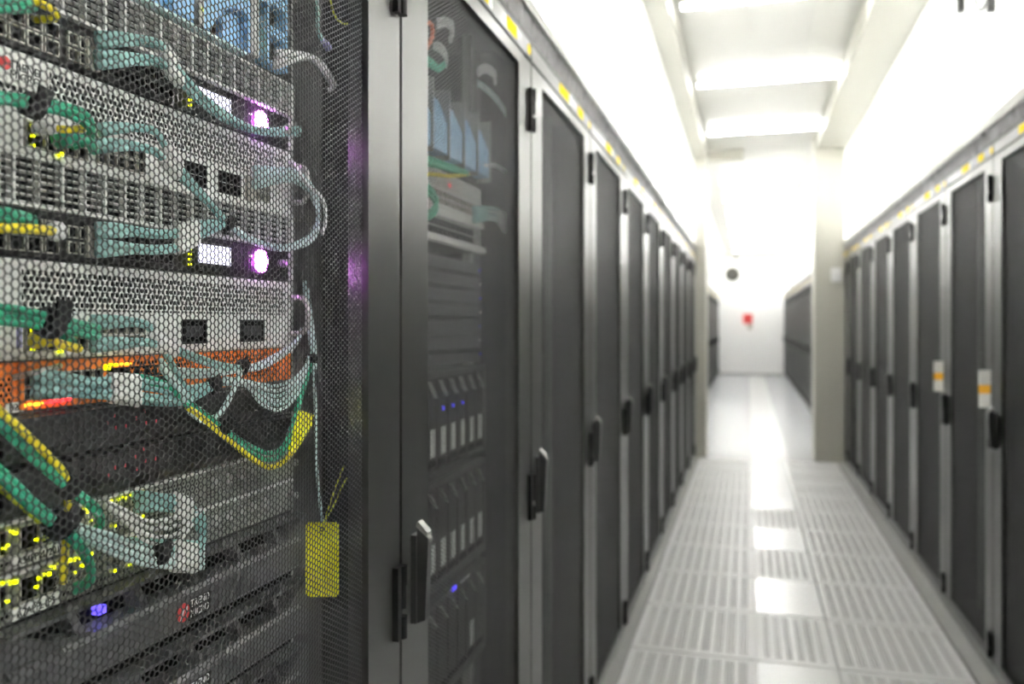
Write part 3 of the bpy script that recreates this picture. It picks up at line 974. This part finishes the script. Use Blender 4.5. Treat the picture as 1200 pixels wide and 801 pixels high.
for k, (za, zb, nm) in enumerate(((H - .303, H - .095, 'uppermost'), (H - .530, H - .312, 'middle'), (H - .758, H - .548, 'lowest'))):
    t = thing('blade_chassis', '%s of three dark blade chassis in the second rack' % nm, 'server', (-D2, (Y2L + Y2R) / 2, za), 'blade chassis in the second rack')
    x = -D2
    MB().box(x - .6, x - .001, Y2L + .026, Y2R - .026, za, zb).build('chassis', 'inner', t)
    MB().ring(x - .001, x + .012, Y2L, Y2R, za + .001, zb - .001, .010, 0, .012).build('front_frame', 'bezel', t)
    n = 8
    wd = (Y2R - Y2L - .022) / n
    for q in range(n):
        ya = Y2L + .011 + q * wd
        b = MB().cbox(x, x + .009, ya + .001, ya + wd - .001, za + .014, zb - .014, .002).build('blade', 'server', t)
        MB().prism([(ya + .006, zb - .018), (ya + .014, zb - .018), (ya + wd - .010, zb - .052), (ya + wd - .018, zb - .052)], x + .0092, x + .016).build('latch', 'rail', b)
        if not (k == 2 and q != 6):
            MB().box(x + .0092, x + .0100, ya + wd * .38, ya + wd * .78, za + .040, za + .095).build('blade_label', 'paper', b)
        MB().box(x + .0092, x + .0104, ya + .008, ya + wd - .010, za + .022, za + .034).build('blade_vent', 'void', b)
        if k == 0 and q in (3, 4, 5):
            MB().box(x + .0092, x + .0108, ya + wd * .5, ya + wd * .6, za + .128, za + .136).build('indicator', 'ledb', b)
    if k == 1:
        pass
    if k == 2:
        MB().box(x + .0125, x + .0150, y2(523), y2(527), zb - .009, zb - .001).build('indicator', 'ledb', t)
        MB().box(x + .0125, x + .0132, y2(533), y2(544), zb - .009, zb - .003).build('chassis_label', 'paper', t)

# ------------------------------------------------------------------ cables
cable_rnd = random.Random(3)
def run(name, label, group, m, pts, n=1, r=.0026, spread=0, boot=None, wrap=None, jit=.0035, per=6, end_boot=None, cat='cable', jagged=1.0):
    """n cables following points (px, py, D[, spread]) that lie on real planes x=-D inside the rack"""
    out = []
    for i in range(n):
        f = 0 if n == 1 else i / (n - 1) - .5
        P = []
        for j, p in enumerate(pts):
            sp = p[3] if len(p) > 3 else spread
            q = at(p[0], p[1] + f * sp + cable_rnd.uniform(-.6, .6) * (n > 1), p[2] + cable_rnd.uniform(-jit, jit) * (n > 1))
            P.append(q)
        L = spline(P, per)
        mm = {'teal': 'teal2', 'pale': 'pale2'}.get(m, m) if i % 2 else m
        o = MB().tube(L, r, 7).build(name, mm, None, smooth=True)
        pos = {2: ('upper of two', 'lower of two')}.get(n) or tuple(['topmost of %d' % n] + ['%s of %d' % (ORD[q], n) for q in range(1, n - 1)] + ['lowest of %d' % n])
        lab = label if n == 1 else label + ', ' + pos[n - 1 - i if pts[0][1] is None else i]
        if len(lab.split()) > 16:
            print('LONG', len(lab.split()), lab)
        tag(o, lab, cat, group if n > 1 else None)
        WORLD[o.name] = Vector((0, 0, 0))
        if boot:
            MB().tube([L[0], L[2], L[4], L[min(7, len(L) - 1)]], r, 8, rr=[r * 1.9, r * 1.9, r * 1.7, r * 1.15]).build('boot', boot, o, smooth=True)
        if end_boot:
            MB().tube([L[-1], L[-3], L[-6]], r, 8, rr=[r * 2.2, r * 2.0, r * 1.1]).build('boot', end_boot, o, smooth=True)
        if wrap:
            a = int(len(L) * wrap); b = min(len(L) - 1, a + 5)
            MB().tube([L[a], L[(a + b) // 2], L[b]], r * 2.3, 8).build('wrap_label', 'paper', o, smooth=False)
        out.append(o)
    return out
def tie(px, py, D, label, ang=90, r=.010, w=.012):
    """hook and loop band around a bundle; ang is the bundle's direction in the face plane"""
    c = at(px, py, D)
    a = math.radians(ang)
    u = Vector((0, math.cos(a), math.sin(a)))
    o = MB().tube([c - u * w / 2, c - u * w / 4, c + u * w / 4, c + u * w / 2], r, 10, rr=[r * .92, r, r, r * .92]).build('cable_tie', 'velcro', None)
    b = MB()
    side = Vector((1, 0, 0)).cross(u)
    p = c + Vector((r * .9, 0, 0))
    t_ = [p - u * w / 2 + side * .001, p + u * w / 2 + side * .001, p + u * w / 2 + side * r * 1.4, p - u * w / 2 + side * r * 1.4]
    vs = [tuple(v) for v in t_] + [tuple(v + Vector((.002, 0, 0))) for v in t_]
    b.add(vs, [(3, 2, 1, 0), (4, 5, 6, 7), (0, 1, 5, 4), (1, 2, 6, 5), (2, 3, 7, 6), (3, 0, 4, 7)])
    b.build('tie_flap', 'velcro', o)
    return tag(o, label, 'cable tie')

PC = 'patch_cable'
# upper load balancer
run(PC, 'pale teal cable in the upper port row of the upper magenta-lamp unit', 'teal cables, upper row of the upper magenta-lamp unit', 'teal',
    [(112, 47, .612, 9), (150, 46, .596, 8), (186, 52, .590, 6), (200, 70, .588), (222, 98, .592), (256, 128, .600), (300, 152, .606), (352, 152, .628)], 4, .0027, 5, 'teal', .34)
run(PC, 'pale teal cable in the lower port row of the upper magenta-lamp unit', 'teal cables, lower row of the upper magenta-lamp unit', 'teal',
    [(112, 70, .612, 12), (150, 69, .596, 10), (186, 73, .590, 6), (203, 88, .588), (228, 112, .594), (262, 138, .602), (305, 154, .606), (350, 155, .630)], 3, .0027, 5, 'teal', .36)
run(PC, 'green cable entering the upper magenta-lamp unit at the top left corner', 'green cables in the top left corner', 'green',
    [(-20, 2, .592, 9), (5, 6, .590, 9), (28, 7, .592, 8), (40, 6, .612)], 2, .0036, 8, None, None)
run(PC, 'yellow cable loop plugged in at the top left corner', None, 'yellow', [(36, 2, .60), (52, 6, .590), (63, 13, .586), (66, 20, .588), (54, 23, .600), (40, 22, .614)], 1, .0036)
# upper silver unit
run(PC, 'green cable in the thick run across the upper silver unit', 'green cables across the upper silver unit', 'green',
    [(-20, 113, .585, 8), (12, 116, .582, 8), (40, 121, .580, 9), (70, 127, .580, 9), (94, 136, .582, 12), (107, 148, .586, 10), (104, 162, .598, 8), (84, 168, .614, 8)], 3, .0032, 9, None, None)
tie(38, 124, .580, 'black cable tie on the green run across the upper silver unit', -12, .011, .014)
run(PC, 'short yellow cable in the upper silver unit', None, 'yellow', [(42, 150, .615), (64, 151, .598), (82, 152, .594), (97, 151, .596)], 1, .0036, 0, 'white')
run(PC, 'green cable stub with a fat boot in the upper silver unit', None, 'green', [(70, 163, .612), (88, 163, .592), (104, 166, .588), (110, 176, .600)], 1, .0050, 0, 'green')
run(PC, 'pale teal cable in the upper port row of the upper silver unit', 'teal cables, upper row of the upper silver unit', 'teal',
    [(115, 152, .612, 6), (148, 149, .597, 5), (180, 153, .590, 5), (194, 172, .588, 4), (214, 200, .590, 4), (238, 228, .596, 4), (262, 258, .600, 4), (274, 264, .600, 3)], 2, .0026, 4, 'teal', .42)
run(PC, 'pale teal cable in the lower port row of the upper silver unit', 'teal cables, lower row of the upper silver unit', 'teal',
    [(110, 172, .612, 7), (145, 170, .597, 6), (180, 177, .590, 5), (198, 194, .588, 4), (220, 216, .592, 4), (246, 240, .597, 4), (270, 262, .600, 3)], 2, .0026, 4, 'teal', .45)
run(PC, 'pale blue cable looping from the right ports of the upper silver unit', 'pale loop at the right of the upper silver unit', 'pale',
    [(298, 208, .612, 20), (318, 206, .602, 17), (344, 206, .596, 14), (364, 222, .592, 13), (374, 250, .590, 14), (366, 277, .590, 10), (342, 289, .592, 5), (318, 289, .594, 5), (292, 280, .596, 5), (268, 264, .598, 4)], 6, .0024, 14, 'pale', None, .006)
run(PC, 'white cable curling out beside the handle of the upper silver unit', None, 'white', [(338, 190, .622), (347, 193, .60), (352, 206, .592), (362, 218, .588), (377, 232, .584), (382, 255, .584), (377, 275, .586)], 1, .0028)
# lower load balancer
run(PC, 'pale teal cable in the upper port row of the lower magenta-lamp unit', 'teal cables, upper row of the lower magenta-lamp unit', 'teal',
    [(112, 270, .612, 9), (148, 270, .596, 8), (184, 274, .590, 6), (212, 272, .590, 5), (238, 263, .594, 5), (262, 262, .598, 4)], 3, .0027, 5, 'teal', .55)
run(PC, 'pale teal cable in the lower port row of the lower magenta-lamp unit', 'teal cables, lower row of the lower magenta-lamp unit', 'teal',
    [(112, 291, .612, 10), (148, 291, .596, 8), (184, 292, .590, 6), (212, 288, .590, 5), (238, 274, .594, 5), (262, 263, .598, 4)], 3, .0027, 5, 'teal', .55)
tie(266, 263, .598, 'black cable tie where teal cables meet above the lower lit screen', 20, .008, .012)
run(PC, 'green cable above the yellow ones in the lower magenta-lamp unit', 'green cables at the left of the lower magenta-lamp unit', 'green',
    [(-20, 250, .590, 10), (5, 252, .588, 10), (24, 256, .594, 9), (40, 259, .612, 6)], 3, .0036, 10)
run(PC, 'yellow cable at the left of the lower magenta-lamp unit', None, 'yellow', [(-20, 268, .588), (8, 267, .586), (35, 268, .588), (58, 270, .602), (66, 271, .614)], 1, .0046, 0, None, None, end_boot='white')
# lower silver unit
run(PC, 'green cable in the run across the lower silver unit', 'green cables across the lower silver unit', 'green',
    [(-20, 366, .585, 17), (20, 370, .582, 16), (57, 377, .580, 14), (88, 384, .584, 13), (116, 390, .610, 12)], 3, .0033, 15)
tie(58, 378, .580, 'black cable tie on the green run across the lower silver unit', -8, .014, .016)
run(PC, 'yellow cable in the lower silver unit beside a small green one', None, 'yellow', [(42, 398, .614), (58, 399, .596), (74, 404, .592), (92, 408, .604)], 1, .0044, 0, 'yellow')
run(PC, 'green cable stub behind the yellow one in the lower silver unit', None, 'green', [(62, 393, .614), (74, 395, .600), (86, 402, .604)], 1, .0050)
run(PC, 'pale teal cable in the upper port row of the lower silver unit', 'teal cables, upper row of the lower silver unit', 'teal',
    [(106, 378, .612, 7), (145, 377, .597, 6), (172, 381, .590, 5), (186, 398, .588, 5), (200, 424, .588, 5), (214, 450, .588, 5), (226, 472, .588, 4)], 3, .0026, 5, 'teal', .38)
run(PC, 'pale teal cable in the lower port row of the lower silver unit', 'teal cables, lower row of the lower silver unit', 'teal',
    [(106, 404, .612, 7), (145, 402, .597, 6), (174, 401, .590, 5), (200, 408, .588, 5), (232, 420, .590, 5), (258, 428, .592, 4), (283, 432, .592, 3)], 3, .0026, 5, 'teal', .38)
# orange switch
run(PC, 'pale teal cable in the upper port row of the orange switch', 'teal cables, upper row of the orange switch', 'teal',
    [(38, 444, .612, 8), (72, 443, .594, 8), (108, 448, .588, 7), (140, 447, .590, 7), (180, 452, .592, 8), (215, 458, .592, 7), (248, 452, .592, 5)], 4, .0028, 7, 'teal', .44)
run(PC, 'pale teal cable in the lower port row of the orange switch', 'teal cables, lower row of the orange switch', 'teal',
    [(38, 459, .612, 7), (72, 459, .594, 7), (108, 461, .588, 7), (142, 462, .590, 9), (180, 468, .592, 9), (216, 468, .590, 7), (248, 453, .592, 5)], 4, .0028, 7, 'teal', .44)
run(PC, 'dark green cable crossing the middle of the orange switch', 'green cables over the orange switch', 'green',
    [(148, 442, .600, 5), (170, 444, .592, 5), (194, 452, .590, 5), (208, 462, .588, 4), (220, 473, .588, 4)], 2, .0030, 4)
run(PC, 'pale cable rising from the orange switch tie to the side bundle', 'pale cables rising to the side bundle', 'pale',
    [(202, 436, .594, 8), (240, 437, .594, 6), (283, 432, .592, 4), (305, 428, .594, 7), (328, 416, .600, 7), (346, 402, .606, 4), (354, 386, .608, 3)], 4, .0025, 5)
tie(283, 430, .592, 'black cable tie at the right end of the orange switch', 40, .009, .012)
tie(249, 452, .592, 'black cable tie at the middle of the orange switch', 30, .009, .014)
run(PC, 'pale cable sagging from the orange switch to the side bundle', 'sagging pale loops right of the orange switch', 'pale',
    [(262, 446, .594, 8), (288, 449, .592, 5), (306, 461, .590, 22), (326, 466, .590, 28), (345, 455, .592, 24), (357, 436, .596, 10), (363, 416, .600, 3)], 6, .0024, 10)
run(PC, 'pale cable hanging from the tie down to the green and yellow run', 'pale cables hanging from the orange switch tie', 'pale',
    [(283, 433, .590, 3), (276, 450, .586, 4), (268, 468, .584, 4), (256, 486, .584, 4), (240, 493, .584, 4), (222, 482, .586, 3)], 2, .0026, 4)
run(PC, 'pale cable slanting down past the left end of the sagging loops', 'pale cables slanting over the orange switch', 'pale',
    [(188, 426, .590, 10), (204, 446, .588, 10), (218, 466, .586, 8), (234, 486, .584, 6), (244, 492, .584, 4)], 3, .0026, 8)
run(PC, 'pale blue cable standing upright in the side bundle', 'upright side bundle beside the orange switch', 'pale',
    [(357, 330, .636, 3), (359, 360, .618, 3), (363, 390, .606, 3), (366, 414, .600, 3), (367, 436, .598, 3)], 1, .0030)
run(PC, 'pale blue cable standing upright in the side bundle, slightly further right', None, 'pale', [(360, 338, .632), (364, 370, .614), (368, 400, .602), (369, 432, .598)], 1, .0030)
tie(364, 420, .600, 'black cable tie on the upright side bundle', 80, .010, .012)
run('tag_cord', 'long pale cord hanging down to the big yellow tag', None, 'pale', [(367, 432, .598), (370, 480, .592), (371, 540, .588), (374, 580, .586), (378, 610, .585)], 1, .0022, cat='cord')
# green and yellow run in the middle
run(PC, 'green cable drooping across the black servers to the side bundle', 'drooping green cables on the black servers', 'green',
    [(218, 471, .584, 5), (240, 487, .582, 5), (264, 505, .580, 5), (290, 524, .580, 7), (314, 534, .582, 8), (331, 527, .586, 7), (342, 502, .590, 6), (353, 462, .594, 5), (364, 428, .598, 4)], 2, .0030, 5)
run(PC, 'yellow cable drooping across the black servers below the green ones', None, 'yellow',
    [(220, 477, .582), (244, 495, .579), (270, 517, .577), (298, 539, .578), (318, 547, .582), (336, 537, .586), (352, 512, .590)], 1, .0036)
tie(259, 500, .580, 'black cable tie on the drooping green and yellow cables', -38, .010, .014)
# lower left
run(PC, 'green cable slanting down from the left edge, upper of two slanting runs', 'green cables of the upper slanting run', 'green',
    [(-14, 484, .582, 6), (10, 506, .580, 6), (38, 534, .578, 6), (66, 558, .577, 6), (92, 580, .578, 5), (113, 598, .582, 5), (118, 612, .588, 5), (108, 627, .600, 5), (92, 634, .614, 5)], 2, .0036, 6)
run(PC, 'yellow cable on top of the upper slanting green run', None, 'yellow', [(-10, 473, .577), (12, 492, .575), (38, 516, .573), (60, 538, .573), (77, 560, .576), (80, 600, .590), (77, 640, .600), (74, 682, .614)], 1, .0036)
tie(80, 570, .577, 'black cable tie on the upper slanting green and yellow run', -42, .011, .014)
run(PC, 'green cable slanting down from the left edge, lower of two slanting runs', 'green cables of the lower slanting run', 'green',
    [(-14, 543, .582, 9), (10, 564, .580, 9), (36, 590, .578, 9), (66, 614, .577, 7), (88, 634, .578, 6), (104, 658, .584, 6), (106, 678, .596, 6), (88, 690, .614, 6)], 2, .0038, 8)
run(PC, 'ochre cable under the lower slanting green run', None, 'lime', [(-14, 560, .588), (14, 584, .586), (40, 606, .586), (58, 624, .600), (48, 632, .614)], 1, .0022)
tie(68, 615, .577, 'large black cable tie on the lower slanting run', -40, .0125, .016)
run(PC, 'pale teal cable fanning right from the large tie', 'teal cables fanning over the lower grey switch', 'pale',
    [(76, 614, .580, 8), (104, 627, .584, 16), (140, 641, .588, 22), (178, 652, .590, 20), (214, 652, .590, 24), (238, 654, .594, 22)], 6, .0027, 14, None, .72)
run(PC, 'pale teal cable plugged into the upper grey switch', 'teal cables of the upper grey switch', 'teal',
    [(158, 588, .612, 14), (180, 588, .596, 16), (205, 590, .590, 16), (224, 600, .588, 16), (236, 618, .588, 16)], 5, .0029, 12, 'teal', .5)
run(PC, 'white cable crossing the grey switches in a shallow curve', 'white cables crossing the grey switches', 'white',
    [(122, 590, .594, 8), (146, 604, .588, 12), (172, 622, .586, 24), (204, 622, .586, 30), (226, 606, .588, 14), (238, 600, .594, 4)], 4, .0023, 12)
run(PC, 'pale teal cable plugged into the lower grey switch', 'teal cables of the lower grey switch', 'teal',
    [(150, 640, .612, 10), (176, 640, .598, 12), (206, 640, .592, 12), (232, 640, .592, 12), (240, 622, .592, 10), (236, 604, .592, 8)], 5, .0028, 10, 'teal')
tie(187, 649, .586, 'small black cable tie on the fan of teal cables over the grey switches', 10, .011, .012)
# top right of the near rack
run('fibre_cable', 'thick white boot cable curving out of the blue chassis', None, 'white', [(322, 64, .606), (340, 62, .594), (358, 64, .588), (374, 72, .586), (386, 86, .586), (392, 100, .590), (384, 106, .600)], 1, .0034, 0, 'white')
run('fibre_cable', 'second white boot cable just under the thick one from the blue chassis', None, 'white', [(320, 76, .606), (338, 72, .594), (358, 68, .588), (372, 74, .586), (384, 90, .588), (389, 100, .594)], 1, .0034, 0, 'white')
run('fibre_cable', 'dark teal cable hanging at the top right behind the mesh', None, 'teal', [(370, -12, .625), (372, 14, .615), (373, 34, .600), (376, 44, .592), (385, 56, .590)], 1, .0030, end_boot='lilac')
run('cord', 'thin yellow green cord looping at the top right behind the mesh', None, 'lime', [(386, -10, .592), (389, 8, .590), (395, 22, .588), (405, 28, .587), (415, 22, .586), (418, 2, .586), (418, -12, .586)], 1, .0013, cat='cord')

# yellow tags, hanging free and turned towards the aisle end
RV, NV = Vector((CY, SY, 0)), Vector((SY, -CY, 0))
def hang_tag(name, px0, px1, py0, py1, D, m, label, eyelet=True):
    pc = at((px0 + px1) / 2, (py0 + py1) / 2, D)
    zc = pc.y * CY - pc.x * SY
    sc = zc / FPX
    hw, hh = (px1 - px0) / 2 * sc, (py1 - py0) / 2 * sc
    k = .004
    poly = [(-hw + k, -hh), (hw - k, -hh), (hw, -hh + k), (hw, hh - k), (hw - k, hh), (-hw + k, hh), (-hw, hh - k), (-hw, -hh + k)]
    n = len(poly)
    v = [pc + RV * a + Vector((0, 0, b)) for a, b in poly] + [pc + RV * a + Vector((0, 0, b)) - NV * .0022 for a, b in poly]
    b = MB().add(v, [tuple(range(n)), tuple(range(2 * n - 1, n - 1, -1))] + [((i + 1) % n, i, n + i, n + (i + 1) % n) for i in range(n)])
    o = b.build(name, m, None)
    WORLD[o.name] = Vector((0, 0, 0))
    tag(o, label, 'tag')
    if eyelet:
        e = pc + Vector((0, 0, hh - .009)) + NV * .0006
        ring = [e + RV * (.0028 * math.cos(q)) + Vector((0, 0, .0028 * math.sin(q))) for q in [i / 12 * 2 * math.pi for i in range(13)]]
        MB().tube(ring, .0009, 6).build('eyelet', 'ink', o)
    return o
tg = hang_tag('hanging_tag', 358, 397, 612, 699, .578, 'tag', 'big plain yellow tag hanging behind the mesh on the right')
for a in ([(379, 613, .578), (386, 592, .580), (395, 566, .582), (403, 546, .584)], [(380, 613, .578), (390, 594, .582), (399, 574, .584), (406, 560, .588)]):
    MB().tube(spline([at(*p) for p in a], 5), .0011, 6).build('tag_string', 'lime', tg, smooth=True)
hang_tag('hanging_tag', 324, 341, 609, 682, .645, 'tagshade', 'yellow tag, shade put into its colour, at the end of the charcoal bezel', False)
# folded yellow tag on the drooping cable
P = [at(a, b, .586) for a, b in ((346, 497), (351, 480), (368, 486), (365, 500), (346, 530), (340, 527))]
v = P + [p + Vector((-.004, 0, 0)) for p in P]
n = 6
o = MB().add(v, [tuple(range(n - 1, -1, -1)), tuple(range(n, 2 * n))] + [(i, (i + 1) % n, n + (i + 1) % n, n + i) for i in range(n)]).build('cable_flag', 'tag', None)
tag(o, 'folded yellow flag on the cable beside the side bundle', 'tag')

# cables in the second rack
run(PC, 'orange red cable at the left edge of the second rack', None, 'coral', [(488, 34, .590), (498, 26, .580), (506, 30, .576), (506, 44, .576), (498, 58, .580), (488, 62, .59)], 1, .0045)
run(PC, 'white cable tuft near the top of the second rack, left', 'white tufts left of the second rack', 'white', [(512, 28, .585, 10), (522, 26, .575, 8), (531, 34, .572, 10), (527, 48, .580, 4)], 4, .0032, 6)
run(PC, 'white cable in the fan above the blue unit of the second rack', 'white fan in the second rack', 'white', [(508, 54, .585, 6), (516, 56, .575, 10), (523, 66, .572, 8), (522, 78, .575, 4)], 5, .0028, 9)
run(PC, 'green cable under the white fan in the second rack', 'green cables at the top of the second rack', 'green', [(486, 66, .580, 8), (502, 72, .575, 9), (514, 80, .572, 6), (523, 72, .576, 4)], 4, .0034, 8)
run(PC, 'grey white plug cable at the upper middle of the second rack', 'pale plugs at the upper middle of the second rack', 'white', [(560, 84, .590, 8), (570, 80, .580, 8), (580, 88, .576, 8), (580, 96, .580, 4)], 4, .0034, 8)
run(PC, 'pale teal cable sweeping down the right side of the second rack', 'pale sweeping cables in the second rack', 'pale', [(560, 98, .588, 5), (572, 106, .580, 5), (586, 122, .578, 6), (598, 145, .580, 4), (602, 172, .585, 3)], 3, .0030, 5)
run(PC, 'white boot cable pointing right above the grey switch of the second rack', None, 'white', [(552, 196, .592), (566, 194, .580), (580, 194, .578), (594, 202, .582)], 1, .0050, 0, 'white')
run(PC, 'upright white cable beside the blue unit of the second rack', None, 'white', [(556, 140, .590), (555, 160, .586), (557, 185, .584), (553, 200, .59)], 1, .0036)
run(PC, 'green cable across the pale switch of the second rack', 'green cables across the second rack', 'green', [(486, 186, .585, 8), (505, 190, .580, 8), (525, 196, .578, 6), (548, 203, .584, 3)], 4, .0036, 8)
run(PC, 'yellow cable across the pale switch of the second rack', None, 'yellow', [(486, 203, .580), (506, 204, .576), (530, 206, .576), (549, 204, .584)], 1, .0040)
run(PC, 'dark green cable coil at the left of the second rack', 'green coil in the second rack', 'green', [(488, 218, .590, 10), (504, 224, .580, 10), (512, 240, .578, 8), (502, 252, .580, 8), (488, 254, .59, 8)], 4, .0036, 8)
run(PC, 'pale cable with a grey plug right of the lower pale switch', 'pale plugged cables right of the lower pale switch', 'pale', [(556, 252, .590, 14), (568, 250, .582, 13), (582, 252, .580, 14), (592, 262, .582, 16)], 4, .0036, 12, 'teal', end_boot='white')

# ------------------------------------------------------------------ fittings on walls and ceiling
t = thing('fire_call_point', 'small red call point box on the white end wall', 'alarm', (-.02, END, H + .02))
MB().box(-.135, .105, END - .050, END - .0005, H + .0, H + .26).build('box_body', 'red', t)
MB().box(-.09, .06, END - .056, END - .051, H + .05, H + .20).build('front_cover', 'red', t)
MB().box(-.02, .10, END - .030, END - .0005, H - .16, H - .005).build('notice_plate', 'cream', t)
t = thing('wall_speaker', 'round dark speaker high on the white end wall', 'speaker', (-.42, END, H + 1.34))
def ycyl(x, z, r, y0, y1, m, name, parent):
    n = 24
    v = [(x + r * math.cos(2 * math.pi * i / n), y, z + r * math.sin(2 * math.pi * i / n)) for y in (y0, y1) for i in range(n)]
    MB().add(v, [tuple(range(n)), tuple(range(2 * n - 1, n - 1, -1))] + [((i + 1) % n, i, n + i, n + (i + 1) % n) for i in range(n)]).build(name, m, parent)
ycyl(-.42, H + 1.34, .19, END - .09, END - .0005, 'dome', 'speaker_ring', t)
ycyl(-.42, H + 1.34, .07, END - .11, END - .091, 'grip', 'speaker_cone', t)
t = thing('light_switch', 'small white switch plate on the right pillar', 'switch plate', (.86, 8.90, H + .48))
MB().box(.80, .90, 8.885, 8.8995, H + .42, H + .56).build('plate', 'white', t)
MB().box(.825, .875, 8.880, 8.8848, H + .45, H + .53).build('rocker', 'white', t)
t = thing('sprinkler_head', 'small grey sprinkler head on the ceiling near the top edge', 'sprinkler', (.13, 4.75, CEIL))
MB().vcyl(.13, 4.75, CEIL - .012, CEIL - .0005, .035, 16).build('rose', 'steel', t)
MB().vcyl(.13, 4.75, CEIL - .05, CEIL - .0125, .012, 10).build('nozzle', 'grip', t)
t = thing('smoke_detector', 'small round detector under the beam by the end wall', 'detector', (-.32, END - .25, CEIL - .09))
MB().vcyl(-.32, END - .25, CEIL - .16, CEIL - .0905, .05, 16).build('detector_body', 'grip', t)
# bracket with coiled leads on the right upper wall
p = at(1145, 8, -.95)
t = thing('wall_bracket', 'grey bracket with looped lead on the right wall, cut by the top edge', 'bracket', (p.x, p.y, p.z))
X = .95
for px, w_, h_ in ((1130, .03, .05), (1166, .025, .04)):
    q = at(px, 8, -.95)
    MB().box(X - .03, X - .0005, q.y - w_ / 2, q.y + w_ / 2, q.z - h_ / 2, q.z + h_).build('clamp', 'grip', t)
L = [at(a, b, -.93) for a, b in ((1143, -4), (1145, 8), (1150, 12), (1156, 2), (1160, -6))]
MB().tube(spline(L, 5), .006, 8).build('looped_lead', 'grip', t, smooth=True)
